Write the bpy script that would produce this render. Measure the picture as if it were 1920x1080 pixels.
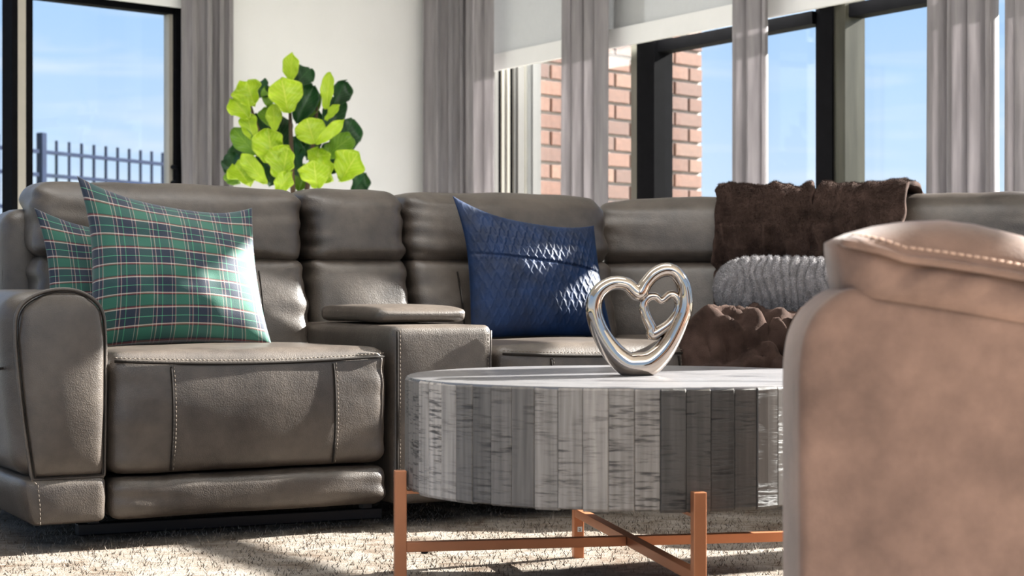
import bpy, bmesh, math, random
import numpy as np
from mathutils import Vector, Matrix, noise

S = bpy.context.scene
for o in list(bpy.data.objects):
    bpy.data.objects.remove(o, do_unlink=True)

# ------------------------------------------------------------------ camera
CH = 0.65                    # camera height
FPX = 3362.0                 # focal length in pixels of a 1920 px wide frame
cam_d = bpy.data.cameras.new("camera")
cam_d.sensor_width = 36.0
cam_d.lens = 36.0 * FPX / 1920.0
cam_d.clip_end = 500
cam_d.dof.use_dof = True
cam_d.dof.focus_distance = 4.35
cam_d.dof.aperture_fstop = 6.5
cam = bpy.data.objects.new("camera", cam_d)
cam.location = (0, 0, CH)
cam.rotation_euler = (math.pi / 2, 0, 0)
S.collection.objects.link(cam)
S.camera = cam

# ------------------------------------------------------------------ world sky
world = bpy.data.worlds.new("sky")
S.world = world
world.use_nodes = True
nt = world.node_tree
nt.nodes.clear()
wo = nt.nodes.new("ShaderNodeOutputWorld")
bg = nt.nodes.new("ShaderNodeBackground")
tc = nt.nodes.new("ShaderNodeTexCoord")
sep = nt.nodes.new("ShaderNodeSeparateXYZ")
ramp = nt.nodes.new("ShaderNodeValToRGB")
e = ramp.color_ramp.elements
e[0].position = 0.0; e[0].color = (0.30, 0.28, 0.25, 1)
e[1].position = 1.0; e[1].color = (0.16, 0.32, 0.72, 1)
for p, c in ((0.495, (0.34, 0.32, 0.29, 1)), (0.5, (0.80, 0.88, 0.95, 1)), (0.525, (0.60, 0.76, 0.95, 1)),
             (0.58, (0.40, 0.62, 0.92, 1)), (0.75, (0.24, 0.44, 0.85, 1))):
    n = e.new(p); n.color = c
mr = nt.nodes.new("ShaderNodeMapRange")
mr.inputs[1].default_value = -1; mr.inputs[2].default_value = 1
mp = nt.nodes.new("ShaderNodeMapping")
mp.inputs["Scale"].default_value = (2.2, 2.2, 22.0)
nz = nt.nodes.new("ShaderNodeTexNoise")
nz.inputs["Scale"].default_value = 2.6; nz.inputs["Detail"].default_value = 5
nz.inputs["Distortion"].default_value = 0.6
cr = nt.nodes.new("ShaderNodeValToRGB")
cr.color_ramp.elements[0].position = 0.46; cr.color_ramp.elements[0].color = (0, 0, 0, 1)
cr.color_ramp.elements[1].position = 0.80; cr.color_ramp.elements[1].color = (0.75, 0.75, 0.75, 1)
mx = nt.nodes.new("ShaderNodeMixRGB")
mx.inputs[2].default_value = (0.82, 0.88, 0.95, 1)
L = nt.links.new
L(tc.outputs["Generated"], sep.inputs[0]); L(sep.outputs["Z"], mr.inputs[0]); L(mr.outputs[0], ramp.inputs[0])
L(tc.outputs["Generated"], mp.inputs[0]); L(mp.outputs[0], nz.inputs["Vector"]); L(nz.outputs["Fac"], cr.inputs[0])
L(cr.outputs[0], mx.inputs[0]); L(ramp.outputs[0], mx.inputs[1]); L(mx.outputs[0], bg.inputs["Color"])
bg.inputs["Strength"].default_value = 0.95
L(bg.outputs[0], wo.inputs[0])

# ------------------------------------------------------------------ sun and added fill lights
SUN_DIR = Vector((1.0, 0.50, 0.58)).normalized()      # towards the sun
sd = bpy.data.lights.new("sun", 'SUN')
sd.energy = 35.0; sd.angle = math.radians(0.6); sd.color = (1.0, 0.95, 0.87)
sun = bpy.data.objects.new("sun", sd)
sun.rotation_euler = SUN_DIR.to_track_quat('Z', 'Y').to_euler()
sun.location = (6, 1, 4)
S.collection.objects.link(sun)

def area(name, loc, target, sx, sy, energy, col=(1, 1, 1)):
    d = bpy.data.lights.new(name, 'AREA'); d.shape = 'RECTANGLE'
    d.size = sx; d.size_y = sy; d.energy = energy; d.color = col
    o = bpy.data.objects.new(name, d); o.location = loc
    o.rotation_euler = (Vector(loc) - Vector(target)).to_track_quat('Z', 'Y').to_euler()
    S.collection.objects.link(o); return o
area("fill_light", (0.2, 0.4, 2.9), (-0.1, 4.6, 0.3), 3.6, 1.6, 46, (1.0, 0.96, 0.92))  # added soft fill from the camera side, brightens the sofa fronts
area("fill_light", (-0.5, 5.2, 2.95), (-0.3, 6.2, 0.0), 3.2, 2.0, 78, (1.0, 0.98, 0.96))  # second added fill, brightens the far end of the room

S.view_settings.view_transform = 'Standard'
S.view_settings.look = 'None'
S.view_settings.exposure = 0.3
S.view_settings.gamma = 1.0
S.view_settings.use_curve_mapping = False

# ------------------------------------------------------------------ helpers
random.seed(7)
COL = S.collection
BASE = {}

def px(x, y, Y):
    """pixel + depth -> point"""
    return Vector(((x - 960) / FPX * Y, Y, CH - (y - 540) / FPX * Y))

def meta(o, label=None, cat=None, group=None, kind=None):
    if label: o["label"] = label
    if cat: o["category"] = cat
    if group: o["group"] = group
    if kind: o["kind"] = kind
    return o

def empty(name, loc, label=None, cat=None, group=None, kind=None):
    o = bpy.data.objects.new(name, None)
    o.empty_display_size = 0.1
    o.location = loc
    COL.objects.link(o)
    BASE[o.name] = Vector(loc)
    return meta(o, label, cat, group, kind)

def base_of(parent):
    return BASE.get(parent.name, Vector((0, 0, 0))) if parent else Vector((0, 0, 0))

def mesh_obj(name, verts, faces, mat, parent=None, smooth=True, uv=None, sharp=None):
    """verts in world coordinates; stored relative to the parent's base"""
    b = base_of(parent)
    v = np.asarray(verts, dtype=float)
    if parent:
        org = b
    else:
        lo, hi = v.min(0), v.max(0)
        org = Vector(((lo[0] + hi[0]) / 2, (lo[1] + hi[1]) / 2, lo[2]))
    v = v - np.array(org)
    me = bpy.data.meshes.new(name)
    me.from_pydata(v.tolist(), [], faces)
    me.materials.append(mat)
    if uv is not None:
        ul = me.uv_layers.new(name="UVMap")
        idx = np.empty(len(me.loops), dtype=np.int32)
        me.loops.foreach_get("vertex_index", idx)
        ul.data.foreach_set("uv", np.asarray(uv, dtype=np.float32)[idx].ravel())
    if smooth:
        me.polygons.foreach_set("use_smooth", [True] * len(me.polygons))
        if sharp:
            me.set_sharp_from_angle(angle=math.radians(sharp))
    me.update()
    o = bpy.data.objects.new(name, me)
    COL.objects.link(o)
    if parent:
        o.parent = parent
        BASE[o.name] = b
    else:
        o.location = org
        BASE[o.name] = Vector(org)
    return o

def place(name, me, loc, rotz=0, parent=None, rot=None, scale=None):
    """object sharing mesh data, at world loc"""
    o = bpy.data.objects.new(name, me)
    COL.objects.link(o)
    b = base_of(parent)
    o.location = Vector(loc) - b
    o.rotation_euler = rot if rot else (0, 0, rotz)
    if scale: o.scale = scale
    if parent: o.parent = parent
    return o

def box_data(cx, cy, cz, sx, sy, sz, rotz=0.0, bevel=0.0):
    bm = bmesh.new()
    bmesh.ops.create_cube(bm, size=1.0)
    bmesh.ops.scale(bm, vec=(sx, sy, sz), verts=bm.verts)
    if bevel > 0:
        bmesh.ops.bevel(bm, geom=bm.edges[:] + bm.verts[:], offset=bevel, segments=2, affect='EDGES', profile=0.5)
    bm.verts.ensure_lookup_table()
    c, s = math.cos(rotz), math.sin(rotz)
    v = [(cx + p.co.x * c - p.co.y * s, cy + p.co.x * s + p.co.y * c, cz + p.co.z) for p in bm.verts]
    f = [[q.index for q in fc.verts] for fc in bm.faces]
    bm.free()
    return v, f

def merge(*datas):
    V, F = [], []
    for v, f in datas:
        n = len(V)
        V.extend([tuple(p) for p in v]); F.extend([[i + n for i in q] for q in f])
    return V, F

_cube = {}
def cube_grid(n):
    if n in _cube: return _cube[n]
    bm = bmesh.new()
    bmesh.ops.create_cube(bm, size=2.0)
    bmesh.ops.subdivide_edges(bm, edges=bm.edges[:], cuts=n, use_grid_fill=True)
    bm.verts.ensure_lookup_table()
    v = np.array([p.co[:] for p in bm.verts]); f = [[q.index for q in fc.verts] for fc in bm.faces]
    bm.free(); _cube[n] = (v, f)
    return _cube[n]

def rbox(x0, x1, y0, y1, z0, z1, r, n=16, puff=(0, 0, 0, 0, 0, 0), wr=0.0, wfreq=9.0, seed=0.0, warp=None):
    """rounded soft box. puff = bulge on (-x,+x,-y,+y,-z,+z); wr = wrinkle height"""
    a, f = cube_grid(n)
    b = np.sin(np.clip(a, -1, 1) * math.pi / 2)
    b = 0.55 * b + 0.45 * a
    half = np.array([(x1 - x0) / 2, (y1 - y0) / 2, (z1 - z0) / 2])
    cen = np.array([(x1 + x0) / 2, (y1 + y0) / 2, (z1 + z0) / 2])
    rr = min(r, half.min() * 0.98)
    p = b * half
    inner = half - rr
    q = np.clip(p, -inner, inner)
    d = p - q
    ln = np.linalg.norm(d, axis=1, keepdims=True)
    ln[ln < 1e-9] = 1
    p = q + d / ln * rr
    t = p / half
    bul = lambda k: np.clip(1 - t[:, k] ** 2, 0, 1)
    w = [np.clip(-t[:, 0], 0, 1), np.clip(t[:, 0], 0, 1), np.clip(-t[:, 1], 0, 1), np.clip(t[:, 1], 0, 1),
         np.clip(-t[:, 2], 0, 1), np.clip(t[:, 2], 0, 1)]
    sx = bul(1) ** .6 * bul(2) ** .6; sy = bul(0) ** .6 * bul(2) ** .6; sz = bul(0) ** .6 * bul(1) ** .6
    p[:, 0] += (-puff[0] * w[0] + puff[1] * w[1]) * sx
    p[:, 1] += (-puff[2] * w[2] + puff[3] * w[3]) * sy
    p[:, 2] += (-puff[4] * w[4] + puff[5] * w[5]) * sz
    if wr:
        out = np.zeros(len(p))
        for i, (co, tt) in enumerate(zip(p, t)):
            edge = max(abs(tt[0]), 0.0) ** 3
            n1 = noise.noise(Vector((co[0] * 2.2 + seed, co[1] * 3, co[2] * wfreq + seed)))
            n2 = noise.noise(Vector((co[0] * wfreq + seed * 2, co[1] * 4, co[2] * wfreq * .6 - seed)))
            n3 = noise.noise(Vector((co[0] * 5 + seed, co[1] * 6, co[2] * wfreq * 3.2 + 3 * co[0] + seed)))
            out[i] = wr * (0.5 * n1 + 0.35 * n2 + 1.1 * edge * n3)
        nn = d / ln
        bad = np.linalg.norm(nn, axis=1) < .5
        ax = np.argmax(np.abs(a), axis=1)
        for i in np.where(bad)[0]:
            nn[i, ax[i]] = np.sign(a[i, ax[i]])
        p = p + nn * out[:, None]
    p = p + cen
    if warp is not None:
        p = warp(p, t)
    return p, f

def tube(path, r, seg=8, closed=False):
    P = [Vector(p) for p in path]
    n = len(P); V = []; F = []
    up = Vector((0.13, 0.21, 0.97)).normalized()
    for i in range(n):
        a = P[i - 1] if (i > 0 or closed) else P[i]
        b = P[(i + 1) % n] if (i < n - 1 or closed) else P[i]
        t = (b - a).normalized()
        s = t.cross(up)
        if s.length < 1e-3: s = t.cross(Vector((1, 0, 0)))
        s.normalize(); w = s.cross(t)
        ri = r[i] if isinstance(r, (list, tuple)) else r
        for k in range(seg):
            an = 2 * math.pi * k / seg
            V.append(P[i] + s * math.cos(an) * ri + w * math.sin(an) * ri)
    for i in range(n if closed else n - 1):
        j = (i + 1) % n
        for k in range(seg):
            F.append([i * seg + k, i * seg + (k + 1) % seg, j * seg + (k + 1) % seg, j * seg + k])
    if not closed:
        F.append(list(range(seg))[::-1]); F.append([(n - 1) * seg + k for k in range(seg)])
    return [tuple(v) for v in V], F

def dashes(path, step=0.011, ln=0.007, r=0.0012):
    """row of stitches along a path"""
    P = [Vector(p) for p in path]
    D = []
    acc = 0.0
    for a, b in zip(P[:-1], P[1:]):
        L_ = (b - a).length
        t = (b - a).normalized()
        while acc < L_:
            p = a + t * acc
            D.append(tube([p, p + t * ln], r, 4))
            acc += step
        acc -= L_
    return merge(*D)

def smooth_path(pts, n=24, closed=False):
    """Catmull-Rom"""
    P = [np.array(p, dtype=float) for p in pts]; m = len(P); out = []
    rng = range(m if closed else m - 1)
    for i in rng:
        p0 = P[(i - 1) % m] if (closed or i > 0) else P[i]
        p1 = P[i]; p2 = P[(i + 1) % m]
        p3 = P[(i + 2) % m] if (closed or i + 2 < m) else P[(i + 1) % m]
        for k in range(n):
            t = k / n
            out.append(0.5 * ((2 * p1) + (-p0 + p2) * t + (2 * p0 - 5 * p1 + 4 * p2 - p3) * t * t + (-p0 + 3 * p1 - 3 * p2 + p3) * t ** 3))
    if not closed: out.append(P[-1])
    return out

def grid_faces(nu, nv, off=0, flip=False):
    F = []
    for i in range(nu - 1):
        for j in range(nv - 1):
            q = [off + i * nv + j, off + (i + 1) * nv + j, off + (i + 1) * nv + j + 1, off + i * nv + j + 1]
            F.append(q[::-1] if flip else q)
    return F

# ------------------------------------------------------------------ materials
def new_mat(name):
    m = bpy.data.materials.new(name); m.use_nodes = True
    t = m.node_tree
    return m, t, t.nodes["Principled BSDF"]

def N(t, kind, **kw):
    n = t.nodes.new(kind)
    for k, v in kw.items():
        if k in n.inputs.keys(): n.inputs[k].default_value = v
        else: setattr(n, k, v)
    return n

def vec_in(t, scale=(1, 1, 1), coord="Object"):
    c = N(t, "ShaderNodeTexCoord"); m = N(t, "ShaderNodeMapping")
    m.inputs["Scale"].default_value = scale
    t.links.new(c.outputs[coord], m.inputs["Vector"])
    return m.outputs["Vector"]

def ramp_node(t, stops, interp='LINEAR'):
    r = N(t, "ShaderNodeValToRGB"); r.color_ramp.interpolation = interp
    el = r.color_ramp.elements
    el[0].position = stops[0][0]; el[0].color = (*stops[0][1], 1)
    el[1].position = stops[-1][0]; el[1].color = (*stops[-1][1], 1)
    for p, c in stops[1:-1]:
        x = el.new(p); x.color = (*c, 1)
    return r

def simple(name, col, rough=0.5, metal=0.0, var=0.0, vscale=8.0, bump=0.0, bscale=60.0, stretch=(1, 1, 1), spec=0.5, sheen=0.0):
    m, t, b = new_mat(name)
    b.inputs["Base Color"].default_value = (*col, 1)
    b.inputs["Roughness"].default_value = rough
    b.inputs["Metallic"].default_value = metal
    b.inputs["Specular IOR Level"].default_value = spec
    if sheen:
        b.inputs["Sheen Weight"].default_value = sheen
        b.inputs["Sheen Roughness"].default_value = 0.4
    if var:
        v = vec_in(t, stretch)
        nz = N(t, "ShaderNodeTexNoise", Scale=vscale, Detail=6.0, Roughness=0.6)
        t.links.new(v, nz.inputs["Vector"])
        lo = tuple(max(0, c * (1 - var)) for c in col); hi = tuple(min(1, c * (1 + var)) for c in col)
        r = ramp_node(t, [(0.3, lo), (0.7, hi)])
        t.links.new(nz.outputs["Fac"], r.inputs[0]); t.links.new(r.outputs[0], b.inputs["Base Color"])
    if bump:
        v = vec_in(t, stretch)
        nz = N(t, "ShaderNodeTexNoise", Scale=bscale, Detail=4.0)
        t.links.new(v, nz.inputs["Vector"])
        bp = N(t, "ShaderNodeBump", Strength=bump, Distance=0.01)
        t.links.new(nz.outputs["Fac"], bp.inputs["Height"]); t.links.new(bp.outputs[0], b.inputs["Normal"])
    return m

def leather(name, dark, light, rough=0.38, grain=0.35):
    m, t, b = new_mat(name)
    v = vec_in(t)
    n1 = N(t, "ShaderNodeTexNoise", Scale=4.5, Detail=7.0, Roughness=0.62)
    n2 = N(t, "ShaderNodeTexNoise", Scale=28.0, Detail=4.0)
    t.links.new(v, n1.inputs["Vector"]); t.links.new(v, n2.inputs["Vector"])
    mxx = N(t, "ShaderNodeMath", operation='MULTIPLY_ADD'); mxx.inputs[1].default_value = 0.3
    t.links.new(n2.outputs["Fac"], mxx.inputs[0]); t.links.new(n1.outputs["Fac"], mxx.inputs[2])
    r = ramp_node(t, [(0.45, dark), (0.85, light)])
    t.links.new(mxx.outputs[0], r.inputs[0]); t.links.new(r.outputs[0], b.inputs["Base Color"])
    vo = N(t, "ShaderNodeTexVoronoi", Scale=330.0); t.links.new(v, vo.inputs["Vector"])
    n3 = N(t, "ShaderNodeTexNoise", Scale=36.0, Detail=5.0, Roughness=0.6); t.links.new(v, n3.inputs["Vector"])
    b1 = N(t, "ShaderNodeBump", Strength=grain, Distance=0.0012); t.links.new(vo.outputs["Distance"], b1.inputs["Height"])
    b2 = N(t, "ShaderNodeBump", Strength=0.22, Distance=0.004); t.links.new(n3.outputs["Fac"], b2.inputs["Height"])
    t.links.new(b1.outputs[0], b2.inputs["Normal"]); t.links.new(b2.outputs[0], b.inputs["Normal"])
    rr = N(t, "ShaderNodeMapRange"); rr.inputs[3].default_value = rough - 0.08; rr.inputs[4].default_value = rough + 0.1
    t.links.new(n1.outputs["Fac"], rr.inputs[0]); t.links.new(rr.outputs[0], b.inputs["Roughness"])
    b.inputs["Specular IOR Level"].default_value = 0.6
    return m

M = {}
M['leather'] = leather("taupe_leather", (0.034, 0.026, 0.021), (0.092, 0.073, 0.058), 0.39)
M['seam'] = simple("leather_seam", (0.018, 0.015, 0.013), 0.85, spec=0.1)
M['thread'] = simple("stitch_thread", (0.13, 0.108, 0.088), 0.8, spec=0.1)
M['suede'] = simple("brown_suede", (0.175, 0.103, 0.074), 0.75, var=0.34, vscale=9, bump=0.15, bscale=240, spec=0.25, sheen=0.25)
M['suede_thread'] = simple("tan_thread", (0.55, 0.36, 0.26), 0.7)
M['wall'] = simple("painted_wall", (0.82, 0.82, 0.81), 0.85, var=0.02, vscale=3)
M['ceil'] = simple("ceiling_paint", (0.8, 0.8, 0.79), 0.9, var=0.02, vscale=2)
M['white'] = simple("white_trim", (0.75, 0.74, 0.72), 0.5, var=0.02)
M['blind'] = simple("roller_blind_fabric", (0.50, 0.51, 0.51), 0.9, var=0.03, vscale=40, bump=0.1, bscale=500)
def add_translucent(m, fac, col):
    t = m.node_tree; b = t.nodes["Principled BSDF"]
    tl = t.nodes.new("ShaderNodeBsdfTranslucent"); tl.inputs["Color"].default_value = (*col, 1)
    mxs = t.nodes.new("ShaderNodeMixShader"); mxs.inputs[0].default_value = fac
    t.links.new(b.outputs[0], mxs.inputs[1]); t.links.new(tl.outputs[0], mxs.inputs[2]); t.links.new(mxs.outputs[0], t.nodes["Material Output"].inputs["Surface"])
add_translucent(M['blind'], 0.2, (0.55, 0.56, 0.57))
M['hem'] = simple("blind_hem", (0.80, 0.80, 0.79), 0.8, var=0.02)
M['black'] = simple("black_aluminium", (0.005, 0.005, 0.006), 0.7, var=0.2, vscale=20, spec=0.04)
M['track'] = simple("painted_track", (0.22, 0.21, 0.195), 0.6, var=0.03)
M['beige'] = simple("almond_vinyl", (0.42, 0.39, 0.33), 0.5, var=0.05)
M['olive'] = simple("bronze_channel", (0.085, 0.08, 0.06), 0.35, metal=0.6, var=0.3, vscale=14, stretch=(1, 1, .1))
M['copper'] = simple("copper_metal", (0.52, 0.21, 0.10), 0.42, metal=0.55, var=0.12, vscale=5, bump=0.03, bscale=200)
M['chrome'] = simple("champagne_chrome", (0.52, 0.45, 0.39), 0.05, metal=1.0, var=0.03, vscale=3)
M['blackmetal'] = simple("black_steel", (0.012, 0.013, 0.018), 0.4, metal=0.3, var=0.2)
M['fence'] = simple("black_fence_paint", (0.004, 0.010, 0.03), 0.8, var=0.2, spec=0.1)
M['brick'] = None
M['mortar'] = simple("brick_mortar", (0.36, 0.325, 0.29), 0.9, var=0.1, vscale=30, bump=0.3)
M['greyfur'] = simple("grey_plush", (0.235, 0.22, 0.225), 0.95, var=0.22, vscale=35, bump=0.7, bscale=260, spec=0.1, sheen=0.6)
M['brownfur'] = simple("dark_brown_plush", (0.040, 0.025, 0.020), 0.95, var=0.55, vscale=14, bump=0.3, bscale=420, spec=0.05, sheen=0.10)
M["brownfur"].node_tree.nodes["Principled BSDF"].inputs["Sheen Tint"].default_value = (0.55, 0.38, 0.32, 1)
M['bark'] = simple("fig_bark", (0.10, 0.06, 0.04), 0.85, var=0.3, vscale=25, bump=0.4)
M['soil'] = simple("potting_soil", (0.03, 0.02, 0.015), 0.95, var=0.4, vscale=50, bump=0.8)
M['pot'] = simple("pot_ceramic", (0.30, 0.29, 0.28), 0.5, var=0.1)
M['ground'] = simple("outdoor_ground", (0.13, 0.125, 0.085), 0.95, var=0.2, vscale=0.4)
M['floor'] = simple("pale_tile_floor", (0.62, 0.59, 0.55), 0.35, var=0.06, vscale=2)
M['sticker'] = simple("white_sticker", (0.8, 0.8, 0.78), 0.6, var=0.02)
M['ink'] = simple("black_ink", (0.02, 0.02, 0.02), 0.6)

def brick_mat():
    m, t, b = new_mat("clay_brick")
    oi = N(t, "ShaderNodeObjectInfo")
    r = ramp_node(t, [(0.0, (0.10, 0.043, 0.027)), (0.35, (0.145, 0.068, 0.043)), (0.7, (0.078, 0.038, 0.028)), (1.0, (0.17, 0.09, 0.058))])
    t.links.new(oi.outputs["Random"], r.inputs[0])
    nz_ = N(t, "ShaderNodeTexNoise", Scale=40.0, Detail=6.0); t.links.new(vec_in(t), nz_.inputs["Vector"])
    mx_ = N(t, "ShaderNodeMixRGB", blend_type='MULTIPLY'); mx_.inputs[0].default_value = 0.6
    r2 = ramp_node(t, [(0.3, (0.55, 0.55, 0.55)), (0.7, (1.2, 1.2, 1.2))])
    t.links.new(nz_.outputs["Fac"], r2.inputs[0]); t.links.new(r.outputs[0], mx_.inputs[1]); t.links.new(r2.outputs[0], mx_.inputs[2])
    t.links.new(mx_.outputs[0], b.inputs["Base Color"]); b.inputs["Roughness"].default_value = 0.9
    bp = N(t, "ShaderNodeBump", Strength=0.4, Distance=0.004); t.links.new(nz_.outputs["Fac"], bp.inputs["Height"]); t.links.new(bp.outputs[0], b.inputs["Normal"])
    return m
M['brick'] = brick_mat()

def glass_mat():
    m, t, b = new_mat("window_glass")
    t.nodes.remove(b)
    tr = N(t, "ShaderNodeBsdfTransparent"); tr.inputs[0].default_value = (0.97, 0.985, 1.0, 1)
    gl = N(t, "ShaderNodeBsdfGlossy"); gl.inputs["Roughness"].default_value = 0.02
    lw = N(t, "ShaderNodeLayerWeight"); lw.inputs["Blend"].default_value = 0.5
    pw = N(t, "ShaderNodeMath", operation='POWER'); pw.inputs[1].default_value = 5.0; t.links.new(lw.outputs["Facing"], pw.inputs[0])
    fr = N(t, "ShaderNodeMath", operation='MULTIPLY_ADD'); fr.inputs[1].default_value = 0.9; fr.inputs[2].default_value = 0.03; t.links.new(pw.outputs[0], fr.inputs[0])
    mxs = N(t, "ShaderNodeMixShader")
    t.links.new(fr.outputs[0], mxs.inputs[0]); t.links.new(tr.outputs[0], mxs.inputs[1]); t.links.new(gl.outputs[0], mxs.inputs[2])
    t.links.new(mxs.outputs[0], t.nodes["Material Output"].inputs["Surface"])
    return m
M['glass'] = glass_mat()

def curtain_mat():
    m, t, b = new_mat("grey_linen_curtain")
    v = vec_in(t, (14, 14, 1.0))
    nz_ = N(t, "ShaderNodeTexNoise", Scale=3.0, Detail=5.0); t.links.new(v, nz_.inputs["Vector"])
    r = ramp_node(t, [(0.3, (0.28, 0.262, 0.27)), (0.7, (0.42, 0.395, 0.405))])
    t.links.new(nz_.outputs["Fac"], r.inputs[0]); t.links.new(r.outputs[0], b.inputs["Base Color"])
    b.inputs["Roughness"].default_value = 0.8; b.inputs["Sheen Weight"].default_value = 0.3
    tl = N(t, "ShaderNodeBsdfTranslucent"); t.links.new(r.outputs[0], tl.inputs["Color"])
    mxs = N(t, "ShaderNodeMixShader"); mxs.inputs[0].default_value = 0.38
    t.links.new(b.outputs[0], mxs.inputs[1]); t.links.new(tl.outputs[0], mxs.inputs[2])
    v2 = vec_in(t, (300, 300, 300)); n2 = N(t, "ShaderNodeTexNoise", Scale=2.0); t.links.new(v2, n2.inputs["Vector"])
    bp = N(t, "ShaderNodeBump", Strength=0.2, Distance=0.002); t.links.new(n2.outputs["Fac"], bp.inputs["Height"]); t.links.new(bp.outputs[0], b.inputs["Normal"])
    t.links.new(mxs.outputs[0], t.nodes["Material Output"].inputs["Surface"])
    return m
M['curtain'] = curtain_mat()

def leaf_mat(name, lo, hi, vein):
    m, t, b = new_mat(name)
    uvc = N(t, "ShaderNodeTexCoord"); sp = N(t, "ShaderNodeSeparateXYZ"); t.links.new(uvc.outputs["UV"], sp.inputs[0])
    ab = N(t, "ShaderNodeMath", operation='SUBTRACT'); ab.inputs[1].default_value = 0.5; t.links.new(sp.outputs["X"], ab.inputs[0])
    a2 = N(t, "ShaderNodeMath", operation='ABSOLUTE'); t.links.new(ab.outputs[0], a2.inputs[0])
    # side veins: stripes of (v - 0.9*|u-.5|)
    w = N(t, "ShaderNodeMath", operation='MULTIPLY_ADD'); w.inputs[1].default_value = -0.9; t.links.new(a2.outputs[0], w.inputs[0]); t.links.new(sp.outputs["Y"], w.inputs[2])
    k = N(t, "ShaderNodeMath", operation='MULTIPLY'); k.inputs[1].default_value = 7.0; t.links.new(w.outputs[0], k.inputs[0])
    fr = N(t, "ShaderNodeMath", operation='PINGPONG'); fr.inputs[1].default_value = 0.5; t.links.new(k.outputs[0], fr.inputs[0])
    s1 = N(t, "ShaderNodeMath", operation='LESS_THAN'); s1.inputs[1].default_value = 0.06; t.links.new(fr.outputs[0], s1.inputs[0])
    s2 = N(t, "ShaderNodeMath", operation='LESS_THAN'); s2.inputs[1].default_value = 0.018; t.links.new(a2.outputs[0], s2.inputs[0])
    mxm = N(t, "ShaderNodeMath", operation='MAXIMUM'); t.links.new(s1.outputs[0], mxm.inputs[0]); t.links.new(s2.outputs[0], mxm.inputs[1])
    ml = N(t, "ShaderNodeMath", operation='MULTIPLY'); ml.inputs[1].default_value = 0.6; t.links.new(mxm.outputs[0], ml.inputs[0])
    nz_ = N(t, "ShaderNodeTexNoise", Scale=9.0, Detail=3.0); t.links.new(vec_in(t), nz_.inputs["Vector"])
    r = ramp_node(t, [(0.3, lo), (0.7, hi)]); t.links.new(nz_.outputs["Fac"], r.inputs[0])
    mc = N(t, "ShaderNodeMixRGB"); mc.inputs[2].default_value = (*vein, 1)
    t.links.new(ml.outputs[0], mc.inputs[0]); t.links.new(r.outputs[0], mc.inputs[1]); t.links.new(mc.outputs[0], b.inputs["Base Color"])
    b.inputs["Roughness"].default_value = 0.35
    tl = N(t, "ShaderNodeBsdfTranslucent"); t.links.new(mc.outputs[0], tl.inputs["Color"])
    mxs = N(t, "ShaderNodeMixShader"); mxs.inputs[0].default_value = 0.3
    t.links.new(b.outputs[0], mxs.inputs[1]); t.links.new(tl.outputs[0], mxs.inputs[2])
    t.links.new(mxs.outputs[0], t.nodes["Material Output"].inputs["Surface"])
    return m
M['leaf_sunlit'] = leaf_mat("sunlit_leaf", (0.42, 0.62, 0.02), (0.66, 0.86, 0.06), (0.85, 0.88, 0.16))  # sun on the leaves put into the colour of this brighter copy
M['leaf_shaded'] = leaf_mat("shaded_leaf", (0.012, 0.05, 0.016), (0.03, 0.12, 0.03), (0.06, 0.2, 0.05))  # shade put into the colour of the dark copy
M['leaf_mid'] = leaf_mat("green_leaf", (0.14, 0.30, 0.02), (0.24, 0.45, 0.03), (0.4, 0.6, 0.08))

def plaid_mat():
    m, t, b = new_mat("green_tartan_cloth")
    c = N(t, "ShaderNodeTexCoord"); sp = N(t, "ShaderNodeSeparateXYZ"); t.links.new(c.outputs["UV"], sp.inputs[0])
    G = (0.011, 0.105, 0.068); NV = (0.004, 0.013, 0.035); W = (0.50, 0.42, 0.37); R = (0.20, 0.028, 0.018); DG = (0.010, 0.06, 0.05); LG = (0.09, 0.40, 0.20); BK = (0.012, 0.012, 0.012)
    def stripes(out, rep, stops):
        k = N(t, "ShaderNodeMath", operation='MULTIPLY'); k.inputs[1].default_value = rep; t.links.new(out, k.inputs[0])
        f = N(t, "ShaderNodeMath", operation='FRACT'); t.links.new(k.outputs[0], f.inputs[0])
        r = ramp_node(t, stops, 'CONSTANT'); t.links.new(f.outputs[0], r.inputs[0]); return r.outputs[0]
    weft = stripes(sp.outputs["Y"], 5.0, [(0.0, W), (0.035, R), (0.07, BK), (0.095, G), (0.42, BK), (0.445, R), (0.475, W), (0.51, NV), (0.73, LG), (0.75, NV), (1.0, NV)])
    warp = stripes(sp.outputs["X"], 5.0, [(0.0, NV), (0.14, W), (0.16, NV), (0.22, R), (0.235, W), (0.255, G), (0.62, W), (0.64, NV), (0.70, R), (0.715, W), (0.74, NV), (0.86, LG), (0.885, NV), (1.0, NV)])
    mx_ = N(t, "ShaderNodeMixRGB"); mx_.inputs[0].default_value = 0.36
    t.links.new(weft, mx_.inputs[1]); t.links.new(warp, mx_.inputs[2]); t.links.new(mx_.outputs[0], b.inputs["Base Color"])
    b.inputs["Roughness"].default_value = 0.75; b.inputs["Sheen Weight"].default_value = 0.25
    nz_ = N(t, "ShaderNodeTexNoise", Scale=500.0); t.links.new(vec_in(t), nz_.inputs["Vector"])
    bp = N(t, "ShaderNodeBump", Strength=0.25, Distance=0.002); t.links.new(nz_.outputs["Fac"], bp.inputs["Height"]); t.links.new(bp.outputs[0], b.inputs["Normal"])
    return m
M['plaid'] = plaid_mat()
M['blue'] = simple("blue_velvet", (0.0012, 0.012, 0.047), 0.55, var=0.5, vscale=14, bump=0.1, bscale=300, spec=0.28, sheen=0.05)
M['blue'].node_tree.nodes["Principled BSDF"].inputs["Sheen Tint"].default_value = (0.25, 0.6, 1.0, 1)

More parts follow.
